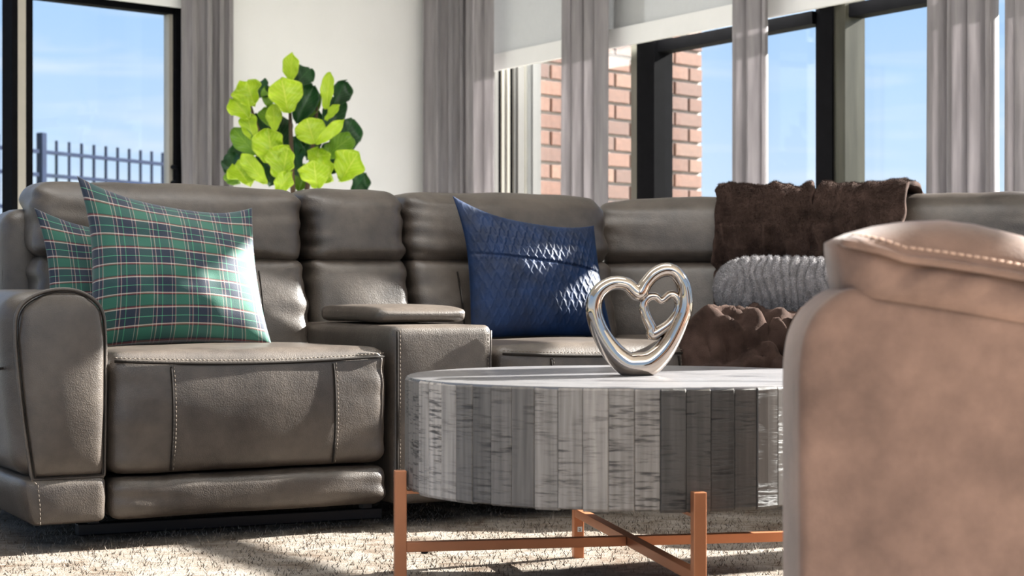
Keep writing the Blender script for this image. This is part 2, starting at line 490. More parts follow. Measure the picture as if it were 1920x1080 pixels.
def wood_mat(name, top=False):
    m, t, b = new_mat(name)
    c = N(t, "ShaderNodeTexCoord")
    oi = N(t, "ShaderNodeObjectInfo")
    mp_ = N(t, "ShaderNodeMapping")
    if top:
        mp_.inputs["Rotation"].default_value = (0, 0, math.radians(24))
        mp_.inputs["Scale"].default_value = (3.0, 26.0, 1.0)
        t.links.new(c.outputs["Object"], mp_.inputs["Vector"])
    else:
        ad = N(t, "ShaderNodeVectorMath", operation='ADD')
        cb = N(t, "ShaderNodeCombineXYZ"); mlt = N(t, "ShaderNodeMath", operation='MULTIPLY'); mlt.inputs[1].default_value = 31.0
        t.links.new(oi.outputs["Random"], mlt.inputs[0])
        for k in range(3): t.links.new(mlt.outputs[0], cb.inputs[k])
        t.links.new(c.outputs["Object"], ad.inputs[0]); t.links.new(cb.outputs[0], ad.inputs[1])
        mp_.inputs["Scale"].default_value = (16.0, 16.0, 190.0)
        t.links.new(ad.outputs[0], mp_.inputs["Vector"])
    saw = N(t, "ShaderNodeTexNoise", Scale=1.0, Detail=5.0, Roughness=0.65); t.links.new(mp_.outputs[0], saw.inputs["Vector"])
    pat = N(t, "ShaderNodeTexNoise", Scale=9.0, Detail=3.0); t.links.new(c.outputs["Object"] if top else ad.outputs[0], pat.inputs["Vector"])
    # saw marks appear in patches
    mm = N(t, "ShaderNodeMath", operation='MULTIPLY'); 
    r0 = N(t, "ShaderNodeMapRange"); r0.inputs[1].default_value = 0.38; r0.inputs[2].default_value = 0.62
    t.links.new(pat.outputs["Fac"], r0.inputs[0])
    r1 = N(t, "ShaderNodeMapRange"); r1.inputs[1].default_value = 0.50; r1.inputs[2].default_value = 0.62
    t.links.new(saw.outputs["Fac"], r1.inputs[0])
    t.links.new(r0.outputs[0], mm.inputs[0]); t.links.new(r1.outputs[0], mm.inputs[1])
    if top:
        r = ramp_node(t, [(0.0, (0.165, 0.16, 0.165)), (1.0, (0.055, 0.054, 0.06))])
        t.links.new(mm.outputs[0], r.inputs[0]); t.links.new(r.outputs[0], b.inputs["Base Color"])
        b.inputs["Roughness"].default_value = 0.27
    else:
        vs = N(t, "ShaderNodeMapping"); vs.inputs["Scale"].default_value = (90, 90, 5); t.links.new(ad.outputs[0], vs.inputs["Vector"])
        vg = N(t, "ShaderNodeTexNoise", Scale=1.0, Detail=4.0); t.links.new(vs.outputs[0], vg.inputs["Vector"])
        rv = ramp_node(t, [(0.25, (0.55, 0.53, 0.51)), (0.75, (1.35, 1.32, 1.3))]); t.links.new(vg.outputs["Fac"], rv.inputs[0])
        r = ramp_node(t, [(0.0, (1.0, 0.97, 0.94)), (1.0, (0.16, 0.15, 0.15))])
        t.links.new(mm.outputs[0], r.inputs[0])
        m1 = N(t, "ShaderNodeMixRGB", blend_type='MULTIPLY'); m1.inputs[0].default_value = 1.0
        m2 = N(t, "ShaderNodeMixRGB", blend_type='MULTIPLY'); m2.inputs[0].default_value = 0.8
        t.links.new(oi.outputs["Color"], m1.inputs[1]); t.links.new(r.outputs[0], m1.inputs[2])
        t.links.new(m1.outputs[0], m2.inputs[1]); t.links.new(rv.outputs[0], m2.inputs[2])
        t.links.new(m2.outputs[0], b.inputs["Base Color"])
        b.inputs["Roughness"].default_value = 0.5
    bp = N(t, "ShaderNodeBump", Strength=0.5, Distance=-0.003); t.links.new(mm.outputs[0], bp.inputs["Height"]); t.links.new(bp.outputs[0], b.inputs["Normal"])
    return m
M['stave'] = wood_mat("greyed_sawn_wood")
M['top'] = wood_mat("greyed_wood_top", True)

def rug_mat():
    m, t, b = new_mat("cream_woven_rug")
    v = vec_in(t, (1, 1, 1))
    n1 = N(t, "ShaderNodeTexNoise", Scale=5.0, Detail=8.0, Roughness=0.7, Distortion=1.2); t.links.new(v, n1.inputs["Vector"])
    v2 = vec_in(t, (6, 46, 1)); n2 = N(t, "ShaderNodeTexNoise", Scale=2.0, Detail=6.0, Roughness=0.7); t.links.new(v2, n2.inputs["Vector"])
    ad = N(t, "ShaderNodeMath", operation='MULTIPLY_ADD'); ad.inputs[1].default_value = 0.7
    t.links.new(n2.outputs["Fac"], ad.inputs[0]); t.links.new(n1.outputs["Fac"], ad.inputs[2])
    r = ramp_node(t, [(0.58, (0.10, 0.06, 0.035)), (0.70, (0.115, 0.083, 0.060)), (0.82, (0.20, 0.167, 0.136)), (1.0, (0.275, 0.245, 0.212))])
    t.links.new(ad.outputs[0], r.inputs[0]); t.links.new(r.outputs[0], b.inputs["Base Color"])
    b.inputs["Roughness"].default_value = 0.95; b.inputs["Specular IOR Level"].default_value = 0.1
    n3 = N(t, "ShaderNodeTexNoise", Scale=260.0, Detail=3.0); t.links.new(v, n3.inputs["Vector"])
    bp = N(t, "ShaderNodeBump", Strength=0.9, Distance=0.006); t.links.new(n3.outputs["Fac"], bp.inputs["Height"])
    b2 = N(t, "ShaderNodeBump", Strength=0.7, Distance=0.012); t.links.new(ad.outputs[0], b2.inputs["Height"]); t.links.new(bp.outputs[0], b2.inputs["Normal"])
    t.links.new(b2.outputs[0], b.inputs["Normal"])
    return m
M['rug'] = rug_mat()

# ------------------------------------------------------------------ the setting: floor, walls, ceiling
WS = 1.12
CORNER = Vector((-0.27, 8.95)) * WS
DL = Vector((-math.cos(math.radians(42)), -math.sin(math.radians(42))))     # left wall, from the corner
DR = Vector((0.533, -0.846))                                              # right wall, from the corner
NL = Vector((DL.y, -DL.x)); NR = Vector((-DR.y, DR.x))                      # outward normals
if NL.y < 0: NL = -NL
if NR.x < 0: NR = -NR
AL = math.atan2(-DL.y, -DL.x); AR = math.atan2(DR.y, DR.x)
CEIL = 3.0
def wl(m, z, off=0.0):   # point on the left wall, off = outwards
    p = CORNER + DL * m + NL * off; return (p.x, p.y, z)
def wr_(k, z, off=0.0):
    p = CORNER + DR * k + NR * off; return (p.x, p.y, z)
def ray_k(x, off=0.0):   # pixel column -> distance along right wall
    a = (x - 960) / FPX; c = CORNER + NR * off
    return (a * c.y - c.x) / (DR.x - a * DR.y)
def ray_m(x, off=0.0):
    a = (x - 960) / FPX; c = CORNER + NL * off
    return (a * c.y - c.x) / (DL.x - a * DL.y)
def slab(fn, a0, a1, z0, z1, o0, o1):
    v = [fn(a, z, o) for a in (a0, a1) for z in (z0, z1) for o in (o0, o1)]
    f = [[0, 1, 3, 2], [4, 6, 7, 5], [0, 4, 5, 1], [2, 3, 7, 6], [0, 2, 6, 4], [1, 5, 7, 3]]
    return v, f
def fix(o):
    bm = bmesh.new(); bm.from_mesh(o.data); bmesh.ops.recalc_face_normals(bm, faces=bm.faces); bm.to_mesh(o.data); bm.free(); return o
def struct(name, data, mat, parent=None, smooth=False):
    o = fix(mesh_obj(name, data[0], data[1], mat, parent, smooth=smooth))
    if not parent: o["kind"] = "structure"
    return o

def room_poly(z0, z1):
    c = CORNER + NL * .22 + NR * .3; l_ = CORNER + DL * 5.6 + NL * .22; r_ = CORNER + DR * 9.0 + NR * .3
    P = [(c.x, c.y), (l_.x, l_.y), (l_.x, -1.2), (r_.x, -1.2), (r_.x, r_.y)]
    n = len(P)
    return [(x, y, z0) for x, y in P] + [(x, y, z1) for x, y in P], [list(range(n)), list(range(n, 2 * n))] + [[i, (i + 1) % n, n + (i + 1) % n, n + i] for i in range(n)]
struct("floor", room_poly(-.1, 0.0), M['floor'])
struct("ceiling", room_poly(CEIL, CEIL + .1), M['ceil'])
ground = struct("ground_outside", box_data(0, 30, -0.35, 160, 160, 0.3), M['ground'])

# left wall with the wide sliding window
ML0 = ray_m(352); ML1 = 4.6; LHEAD = 2.35; LSILL = 0.15; LEND = 5.6
wall_l = merge(slab(wl, -0.2, ML0, 0, CEIL, 0, 0.22), slab(wl, ML0, ML1, LHEAD, CEIL, 0, 0.22),
               slab(wl, ML0, ML1, 0, LSILL, 0, 0.22), slab(wl, ML1, LEND, 0, CEIL, 0, 0.22))
struct("wall_left", wall_l, M['wall'])
KR0 = ray_k(922); KR1 = 8.6; RHEAD = 2.86; RSILL = 0.12; REND = 9.0
wall_r = merge(slab(wr_, -0.0, KR0, 0, CEIL, 0, 0.3), slab(wr_, KR0, KR1, RHEAD, CEIL, 0, 0.3),
               slab(wr_, KR0, KR1, 0, RSILL, 0, 0.3), slab(wr_, KR1, REND, 0, CEIL, 0, 0.3))
struct("wall_right", wall_r, M['wall'])
struct("baseboard_left", slab(wl, 0.02, ML0, 0.0, 0.12, -0.015, 0.0), M['white'])

# ------------------------------------------------------------------ windows
def window(n, fn, loc, kind_label):
    w = empty("window_%d" % n, loc); w["kind"] = "structure"
    return w
w1 = window(1, wl, wl(ML0, LSILL), None)
def wpart(name, fn, a0, a1, z0, z1, o0, o1, mat, par):
    d = slab(fn, a0, a1, z0, z1, o0, o1)
    return fix(mesh_obj(name, d[0], d[1], mat, par, smooth=False))
a = ray_m
wpart("window_frame", wl, ML0, a(322, .06), LSILL, LHEAD, 0.02, 0.12, M['black'], w1)
wpart("frame_trim", wl, a(322, .07), a(313, .07), LSILL, LHEAD, 0.05, 0.10, M['beige'], w1)
wpart("window_frame", wl, ML0, ML1, LHEAD - 0.06, LHEAD, 0.02, 0.12, M['black'], w1)
wpart("window_frame", wl, ML0, ML1, LSILL, LSILL + 0.06, 0.02, 0.12, M['black'], w1)
wpart("window_rail", wl, a(345, .06), a(20, .06), 2.0, 2.06, 0.03, 0.10, M['black'], w1)
wpart("meeting_stile", wl, a(56, .06), a(41, .06), LSILL, LHEAD, 0.03, 0.11, M['black'], w1)
wpart("frame_trim", wl, a(41, .05), a(26, .05), LSILL, LHEAD, 0.01, 0.09, M['beige'], w1)
wpart("meeting_stile", wl, a(26, .05), a(15, .05), LSILL, LHEAD, 0.01, 0.11, M['black'], w1)
wpart("pane", wl, a(322, .07), a(52, .07), LSILL + .05, LHEAD - .05, 0.072, 0.078, M['glass'], w1)
wpart("pane", wl, a(20, .09), ML1, LSILL + .05, LHEAD - .05, 0.092, 0.098, M['glass'], w1)
hnd = tube([wl(a(327, 0), CH + (540 - y) / FPX * 8.7, off) for y, off in ((340, 0.02), (338, -0.03), (325, -0.035), (312, -0.03), (310, 0.02))], 0.011, 8)
mesh_obj("handle", hnd[0], hnd[1], M['black'], w1)
bl = struct("roller_blind", slab(wl, ML0 - 0.05, 2.95, 2.06, 2.60, -0.05, -0.044), M['blind'])
bl["kind"] = None; del bl["kind"]
meta(bl, "pale roller blind rolled high above the left window with the fence behind it", "blind")
fix(mesh_obj("hem_bar", *slab(wl, ML0 - 0.05, 2.95, 2.02, 2.07, -0.056, -0.038), M['hem'], bl, smooth=False))

w2 = window(2, wr_, wr_(KR0, RSILL), None)
b_ = ray_k
HB0 = CH + 1.04 * WS; HB1 = CH + 1.118 * WS       # blind hem bottom / top
pk = [(1180, 1236), (1526, 1577)]
posts = [b_(1180, .05), b_(1526, .05)]
step = posts[1] - posts[0]
# deep jamb with stacked track profiles at the far left end
strips = [('track', .000, .020, .030), ('black', .020, .040, .018), ('beige', .040, .055, .030), ('track', .055, .068, .022), ('beige', .068, .082, .032),
          ('black', .082, .105, .014), ('track', .105, .116, .030), ('black', .116, .126, .014), ('track', .126, .158, .034), ('beige', .158, .178, .026),
          ('track', .178, .198, .032), ('black', .198, .206, .014), ('track', .206, .250, .036)]
for mname, o0, o1, d in strips:
    wpart("track_profile", wr_, KR0, KR0 + d, RSILL, RHEAD, o0 * 1.18, o1 * 1.18, M[mname], w2)
for i in (0, 1, 3, 4, 5):
    nx = 2 if i == 1 else 1
    k0 = posts[0] + i * step; k1 = k0 + (b_(1236, .05) - posts[0]) * (1 if i != 1 else 0.93)
    dk = k1 - k0
    wpart("channel", wr_, k0, k0 + dk * .42, RSILL, RHEAD, 0.06, 0.13, M['olive'] if i != 1 else M['black'], w2)
    wpart("window_post", wr_, k0 + dk * .42, k1, RSILL, RHEAD, 0.02, 0.13, M['black'] if i != 1 else M['olive'], w2)
    if i == 1:
        wpart("frame_trim", wr_, k0 + dk * .26, k0 + dk * .36, RSILL, RHEAD, 0.035, 0.06, M['beige'], w2)
        wpart("channel", wr_, k0 + dk * .36, k0 + dk * .70, RSILL, RHEAD, 0.010, 0.05, M['black'], w2)
    if i < 5:
        wpart("window_rail", wr_, k1, k0 + step * nx, HB0 - 0.045 + (.7 if i > 1 else 0), HB0 + 0.01 + (.7 if i > 1 else 0), 0.04, 0.12, M['black'], w2)
        wpart("window_rail", wr_, k1, k0 + step * nx, RSILL, RSILL + 0.06, 0.04, 0.12, M['black'], w2)
    wpart("pane", wr_, k1 - .01, min(k0 + step * nx + .01, KR1), RSILL, RHEAD, 0.085, 0.091, M['glass'], w2)
wpart("pane", wr_, KR0 + .03, posts[0] + .01, RSILL, RHEAD, 0.20, 0.206, M['glass'], w2)
wpart("window_rail", wr_, KR0, KR1, RHEAD - 0.05, RHEAD, 0.02, 0.13, M['black'], w2)

def blind(x0, x1, label, k0=None, k1=None):
    k0 = b_(x0, -.03) if k0 is None else k0; k1 = b_(x1, -.03) if k1 is None else k1
    d = slab(wr_, k0, k1, HB1, RHEAD + 0.03, -0.034, -0.028)
    o = fix(mesh_obj("roller_blind", d[0], d[1], M['blind'], smooth=False))
    meta(o, label, "blind", "roller blinds of the window wall")
    d = slab(wr_, k0, k1, HB0, HB1 + .002, -0.042, -0.020)
    fix(mesh_obj("hem_bar", d[0], d[1], M['hem'], o, smooth=False))
    d = tube([wr_(k0, RHEAD + 0.06, -0.045), wr_(k1, RHEAD + 0.06, -0.045)], 0.035, 14)
    mesh_obj("roller_tube", d[0], d[1], M['hem'], o)
    return o
blind(925, 1100, "narrow roller blind with white hem nearest the room corner")
blind(1104, 1412, "wide roller blind above the window that shows the brick corner")
blind(1416, 1790, "roller blind just visible above the window with only sky behind")

bx = slab(wr_, 4.05, 7.0, 2.40, RHEAD + .03, -.034, -.028)  # unseen blind added to cut the sun into patches on the sofa
bo = meta(fix(mesh_obj("roller_blind", bx[0], bx[1], M['blind'], smooth=False)), "added unseen roller blind beyond the right edge, shaping the sun on the sofa", "blind", "roller blinds of the window wall")
fix(mesh_obj("hem_bar", *slab(wr_, 4.05, 7.0, 2.36, 2.402, -.042, -.020), M['hem'], bo, smooth=False))

# ------------------------------------------------------------------ brick wing outside
bw0 = px(955, 0, 10.85 - (1045 - 955) / 255 * .95); bw1 = px(1316, 0, 11.86)
bd = Vector((bw1.x - bw0.x, bw1.y - bw0.y)); BL = bd.length; bd.normalize(); bn = Vector((bd.y, -bd.x))  # towards camera
if bn.y > 0: bn = -bn
ba = math.atan2(bd.y, bd.x)
def bp_(s, z, o=0.0): return (bw0.x + bd.x * s + bn.x * o, bw0.y + bd.y * s + bn.y * o, z)
mid = bp_(BL / 2, 1.5, -0.3)
brick_wall = fix(mesh_obj("wall_brick_wing", *box_data(mid[0], mid[1], 1.35, BL - .004, 0.58, 3.3, ba), M['mortar'], smooth=False))
brick_wall["kind"] = "structure"
CO = 0.100; BLEN = 0.30; JT = 0.019
def brick_mesh(w):
    d = box_data(0, 0, 0, w - JT, 0.05, CO - JT, 0, 0.004)
    me = bpy.data.meshes.new("brick"); me.from_pydata(d[0], [], d[1]); me.materials.append(M['brick']); me.update(); return me
bm_full = brick_mesh(BLEN); bm_half = brick_mesh(BLEN / 2)
random.seed(3)
row = 0; z = 0.95
while z < 2.75:
    s = BL
    first = True
    while s > 0.05:
        w = BLEN
        if first and row % 2: w = BLEN / 2
        first = False
        if s - w < -0.02: break
        o = place("brick", bm_half if w < BLEN else bm_full, bp_(s - w / 2, z, -0.017 + random.uniform(-.003, .003)), ba, brick_wall)
        s -= w
    z += CO; row += 1

# ------------------------------------------------------------------ picket fence outside the left window
f0 = px(-60, 0, 13.9); f1 = px(430, 0, 17.1)
ff = (f1 - f0); f0 = f0 - ff * 1.2; f1 = f1 + ff * .5
fd = Vector((f1.x - f0.x, f1.y - f0.y)); FL = fd.length; fd.normalize(); fa = math.atan2(fd.y, fd.x)
fence = empty("picket_fence", (f0.x, f0.y, -0.2), "dark metal picket fence outside the left window against the sky", "fence")
def fp(s, z): return (f0.x + fd.x * s, f0.y + fd.y * s, z)
d = box_data(0, 0, 0, 0.020, 0.020, 2.07, 0, 0.003)
pm = bpy.data.meshes.new("picket"); pm.from_pydata(d[0], [], d[1]); pm.materials.append(M['fence']); pm.update()
d = box_data(0, 0, 0, 0.062, 0.062, 2.12, 0, 0.006)
po = bpy.data.meshes.new("fence_post"); po.from_pydata(d[0], [], d[1]); po.materials.append(M['fence']); po.update()
for zr in (1.765, 1.575, 1.30, 0.1):
    c = fp(FL / 2, zr)
    mesh_obj("rail", *box_data(c[0], c[1], zr, FL, 0.03, 0.030, fa), M['fence'], fence, smooth=False)
def ray_s(x):
    a = (x - 960) / FPX
    return (a * f0.y - f0.x) / (fd.x - a * fd.y)
sp0 = ray_s(78)
for dp in (-2.44, 0.0, 2.44):
    if 0 < sp0 + dp < FL: place("fence_post", po, fp(sp0 + dp, 0.86), fa, fence)
sp1 = ray_s(106); stp = (ray_s(305) - sp1) / 9
s = sp1
while s < FL: place("picket", pm, fp(s, 0.835), fa, fence); s += stp
s = sp0 - stp * 1.2
while s > 0: place("picket", pm, fp(s, 0.835), fa, fence); s -= stp

# ------------------------------------------------------------------ rug
RA = math.radians(28.3)
def rug():
    n, m = 90, 80
    c, s_ = math.cos(RA), math.sin(RA)
    V = []; 
    for i in range(n):
        for j in range(m):
            x = -2.3 + 4.6 * i / (n - 1); y = -1.7 + 3.6 * j / (m - 1)
            z = 0.014 + 0.0025 * noise.noise(Vector((x * 9, y * 9, 0)))
            if i in (0, n - 1) or j in (0, m - 1): z = 0.001
            V.append((0.1 + x * c - y * s_, 4.4 + x * s_ + y * c, z))
    o = mesh_obj("area_rug", V, grid_faces(n, m), M['rug'])
    meta(o, "cream and tan woven area rug under the coffee table", "rug")
    # short pile tufts in the part that lies open in front of the sofa
    rng = np.random.default_rng(5)
    K = 26000
    X = rng.uniform(-1.7, 1.3, K); Y = rng.uniform(3.7, 5.6, K)
    th = rng.uniform(0, 6.283, K); ln = rng.uniform(.008, .020, K); wd = 0.0022
    lean = rng.uniform(-.012, .012, (K, 2))
    VV = np.empty((K, 3, 3))
    VV[:, 0] = np.c_[X - wd * np.cos(th), Y - wd * np.sin(th), np.full(K, .010)]
    VV[:, 1] = np.c_[X + wd * np.cos(th), Y + wd * np.sin(th), np.full(K, .010)]
    VV[:, 2] = np.c_[X + lean[:, 0], Y + lean[:, 1], .012 + ln * .7]
    F = np.arange(K * 3).reshape(K, 3).tolist()
    t = mesh_obj("pile", VV.reshape(-1, 3), F, M['rug'], o, smooth=False)
    t["kind"] = "stuff"
    return o
rug()

# ------------------------------------------------------------------ sectional sofa
P0 = Vector((-0.985, 4.375)); UA = math.radians(28.3)
U = Vector((math.cos(UA), math.sin(UA))); NN = Vector((-math.sin(UA), math.cos(UA)))
def frame(org, ang):
    c, s_ = math.cos(ang), math.sin(ang)
    def tr(p):
        p = np.asarray(p, dtype=float)
        q = p.copy()
        q[..., 0] = org[0] + p[..., 0] * c - p[..., 1] * s_
        q[..., 1] = org[1] + p[..., 0] * s_ + p[..., 1] * c
        return q
    return tr
FA = frame(P0, UA)
sofa = empty("sectional_sofa", (P0.x, P0.y, 0), "taupe leather reclining sectional sofa with centre console", "sofa")
def sp_(name, data, fr=FA, mat='leather', parent=sofa, smooth=True, sharp=None):
    return mesh_obj(name, fr(np.array(data[0])), data[1], M[mat], parent, smooth=smooth, sharp=sharp)

# --- armrest at the left end
def arm_warp(p, t):
    # leans outward towards the top, hem tapers inward at the bottom
    h = np.clip((p[:, 2] - 0.19) / 0.45, 0, 1)
    outer = np.clip(-t[:, 0], 0, 1)
    p = p.copy()
    p[:, 0] -= 0.03 * h * outer
    p[:, 0] += 0.012 * (1 - h)
    return p
arm = sp_("armrest", rbox(-.222, -.008, 0.012, 0.93, 0.185, 0.640, 0.062, 22, (0.012, .006, 0, 0, 0, .006), wr=.003, warp=arm_warp))
def panel_outline():
    return [(-.212, .60), (-.165, .634), (-.11, .644), (-.06, .634), (-.020, .60), (-.008, .53), (-.009, .35), (-.011, .23), (-.012, .196), (-.022, .192), (-.10, .192), (-.172, .192), (-.182, .196), (-.188, .23), (-.205, .35), (-.222, .53)]
def arm_panel():
    pts = smooth_path([(x, 0, z) for x, z in panel_outline()], 6, True)
    LZ = [.192, .23, .35, .53, .60, .634, .645]
    XL = [-.184, -.188, -.205, -.222, -.212, -.165, -.13]; XR = [-.012, -.011, -.009, -.008, -.020, -.060, -.09]
    n, m = 31, 41; V = []
    for i in range(n):
        w = -1 + 2 * i / (n - 1); w = math.copysign(1 - (1 - abs(w)) ** 1.6, w); z = .192 + (w + 1) / 2 * (.645 - .192)
        xl, xr = float(np.interp(z, LZ, XL)), float(np.interp(z, LZ, XR))
        for j in range(m):
            u = -1 + 2 * j / (m - 1); u = math.copysign(1 - (1 - abs(u)) ** 1.6, u)
            V.append((xl + (xr - xl) * (u + 1) / 2, .014 - .032 * (max(0, 1 - abs(u) ** 10) * max(0, 1 - abs(w) ** 12)) ** .5 - .014 * (1 - u * u) * (1 - w * w), z))
    return V, grid_faces(n, m), pts
pv, pf, ppts = arm_panel()
ap = fix(sp_("arm_front_panel", (pv, pf), parent=arm))
sp_("piping", tube([(p[0] * 1.012, -0.001, p[2] + (.003 if p[2] > .5 else 0)) for p in ppts], 0.0048, 8, True), mat='leather', parent=arm)
sp_("piping", tube([((p[0] + .11) * .975 - .11, -0.008, (p[2] - .42) * .985 + .42) for p in ppts], 0.0016, 6, True), mat='seam', parent=arm)
def base_warp(p, t):
    p = p.copy(); h = np.clip((0.19 - p[:, 2]) / 0.11, 0, 1); o_ = np.clip(-t[:, 0], 0, 1)
    dpt = np.clip(p[:, 1] / .9, 0, 1)
    p[:, 0] += (0.025 * h + 0.02 * h * dpt) * o_
    return p
ab = sp_("arm_base", rbox(-.212, -.004, -0.012, 0.93, 0.078, 0.196, 0.022, 14, (0.012, 0, 0.008, 0, 0, 0), wr=.002, warp=base_warp))
st = [(-.176 + .004 * math.sin(i), -0.0235, 0.09 + .1 * i / 12) for i in range(13)]
sp_("stitching", dashes([(-.17, -.022, .085), (-.172, -.024, .13), (-.176, -.022, .18), (-.19, -.016, .192)]), mat='thread', parent=ab)
side = [(-.232, y, .60 - .0 * y) for y in np.linspace(.03, .9, 12)]
sp_("piping", tube([(-.2475, y, .46 - .02 * math.sin(y * 3)) for y in np.linspace(.03, .92, 14)], .003, 6), mat='seam', parent=arm)

# --- seats
def seat(fr, x0, x1, name_seams=True, top=.505, depth=.68, y0=0.0, foot=True, seams=(0.154, 0.587), seed=1.0, zlow=.188):
    def wp(p, t):
        p = p.copy()
        # top slopes back, front lip stands proud
        back = np.clip((p[:, 1] - y0) / depth, 0, 1)
        up = np.clip(t[:, 2], 0, 1)
        p[:, 2] -= 0.012 * back * up
        return p
    sc = sp_("seat_cushion", rbox(x0 + .004, x1 - .004, y0, y0 + depth, zlow, top - .012, 0.038, 30, (.004, .004, .020, 0, 0, .014), wr=.0045, wfreq=7, seed=seed, warp=wp), fr)
    W = x1 - x0
    def front_y(u, z):
        h = (z - zlow) / (top - .012 - zlow) * 2 - 1; a_ = u * 2 - 1
        return y0 - 0.020 * max(0, 1 - a_ * a_) ** .6 * max(0, 1 - h * h) ** .6 - .0015
    zt = top - 0.040
    path = [(x0 + W * u, front_y(u, zt) - .0015 + .012 * max(0, abs(u - .5) * 2 - .93) / .07, zt - .012 * math.sin(math.pi * u) + .006) for u in np.linspace(0.02, .98, 24)]
    sp_("piping", tube(path, .0036, 6), fr, 'seam', sc)
    sp_("stitching", dashes([(p[0], p[1] - .001, p[2] + .009) for p in path]), fr, 'thread', sc)
    for sx in seams:
        u = (sx - x0) / W
        path = [(sx + .004 * math.sin(3 * h), front_y(u, zlow + .01 + h * (zt - zlow - .02)) - .0005, zlow + .01 + h * (zt - zlow - .02)) for h in np.linspace(0, 1, 14)]
        sp_("seam", tube(path, .0028, 6), fr, 'seam', sc)
        sp_("stitching", dashes([(p[0] + .007, p[1] - .001, p[2]) for p in path]), fr, 'thread', sc)
    if foot:
        sp_("footrest", rbox(x0 + .002, x1 - .006, y0 - .004, y0 + .28, .080, .184, 0.03, 26, (0, 0, .012, 0, 0, 0), wr=.0055, wfreq=12, seed=seed + 3), fr)
    return sc
seat(FA, 0.0, 0.752, seed=1.3)
seat(FA, 1.075, 1.815, seed=4.1, seams=(1.075 + .16, 1.075 + .58))
# under-frame rails
rail0 = FA(np.array([(0, 0.0, 0)]))[0]
def wpt(x, y, h=CH - .016): return Vector(((x - 960) / FPX * (h * FPX / (y - 540)), h * FPX / (y - 540), 0))
ra, rb = wpt(143, 1004), wpt(712, 971)
c_ = (ra + rb) / 2
dv = (rb - ra)
fix(mesh_obj("base_rail", *box_data(c_.x, c_.y, 0.0315, dv.length, 0.04, 0.030, math.atan2(dv.y, dv.x), .003), M['blackmetal'], sofa, smooth=False))
for u in (0.05, 0.95):
    q = ra + dv * u
    fix(mesh_obj("glide_foot", *box_data(q.x, q.y, 0.060, .03, .03, .04, math.atan2(dv.y, dv.x), .003), M['blackmetal'], sofa, smooth=False))
for s0, s1 in ((0.02, .70), (.78, 1.05), (1.12, 1.8)):
    sp_("mechanism_frame", box_data((s0 + s1) / 2, .66, .12, s1 - s0, .40, .13, 0, .004), mat='blackmetal', smooth=False)

# --- console between the two recliners
con = sp_("console", rbox(.765, 1.062, 0.004, 0.70, 0.075, 0.549, 0.020, 20, (0, 0, .004, 0, 0, .003), wr=.0025, seed=8))
for sx, o_ in ((.7735, 0), (1.052, 0)):
    sp_("piping", tube([(sx, -.002, z) for z in np.linspace(.1, .535, 16)], .003, 6), mat='seam' if sx < 1 else 'leather', parent=con)
    sp_("stitching", dashes([(sx + (.008 if sx < 1 else -.008), -.0025, z) for z in np.linspace(.1, .535, 16)]), mat='thread', parent=con)
def lid_warp(p, t):
    p = p.copy(); fr_ = np.clip(-t[:, 1], 0, 1)
    p[:, 2] -= 0.006 * np.clip(t[:, 2], 0, 1) * fr_ ** 3
    return p
lid = sp_("console_lid", rbox(.782, 1.050, .135, .56, .556, .597, .018, 18, (0, 0, .008, 0, 0, .008), wr=.002, seed=9, warp=lid_warp), parent=con)

# --- backs: a plump head roll above a lumbar cushion
def back(fr, x0, x1, yb=0.0, seed=1.0, ztop=.956, zc=.735, zbot=.47, seams=True, n=30):
    lean = lambda z: 0.24 * (z - zbot)
    def wp(p, t):
        p = p.copy(); p[:, 1] += lean(p[:, 2]); return p
    up = sp_("head_cushion", rbox(x0 + .003, x1 - .003, yb + .588, yb + .80, zc - .006, ztop - .010, .048, n, (.004, .004, .026, 0, 0, .010), wr=.011, wfreq=10, seed=seed, warp=wp), fr)
    lo = sp_("lumbar_cushion", rbox(x0 + .006, x1 - .006, yb + .600, yb + .80, zbot - .03, zc + .006, .036, n, (.004, .004, .024, 0, 0, 0), wr=.009, wfreq=8, seed=seed + 5, warp=wp), fr)
    if seams:
        W = x1 - x0
        for u in (.20, .80):
            path = [(x0 + W * u, yb + .600 - .020 * max(0, 1 - ((z - .59) / .135) ** 2) ** .6 + lean(z) - .003, z) for z in np.linspace(.49, .70, 12)]
            sp_("seam", tube(path, .0028, 6), fr, 'seam', lo)
    return up, lo
back(FA, -.015, .785, seed=2.0)
back(FA, .795, 1.118, seed=6.0, seams=False)
back(FA, 1.128, 1.850, seed=11.0)
# outer back shell
sp_("back_shell", rbox(-.075, .80, .80, 1.0, .09, .875, .06, 20, (.0, 0, 0, .01, 0, 0), wr=.003, seed=15))
sp_("back_shell", rbox(.79, 1.85, .84, 1.0, .09, .89, .05, 16, (.0, 0, 0, .01, 0, 0), wr=.003, seed=16))
sp_("piping", tube([(-.066, .84, z) for z in np.linspace(.15, .80, 14)] + [(-.03, .86, .862)], .004, 6), mat='seam')

# --- corner wedge and the right-hand run
WA = Vector((0.29, 6.08)); WB = Vector((1.02, 5.93))
wang = math.atan2(WB.y - WA.y, WB.x - WA.x); wlen = (WB - WA).length
def org_for(pt, ang, depth):       # module origin so that its y=depth line passes through pt
    n_ = Vector((-math.sin(ang), math.cos(ang))); return pt - n_ * depth
TOPD = .74
FW = frame(org_for(WA, wang, TOPD), wang)
back(FW, 0.005, wlen - .004, seed=21.0, seams=False, n=34)
VB = Vector((0.891, -0.453)); vang = math.atan2(VB.y, VB.x)
RB = Vector((1.03, 5.92))
FR = frame(org_for(RB, vang, TOPD), vang)
back(FR, 0.005, .76, seed=31.0)
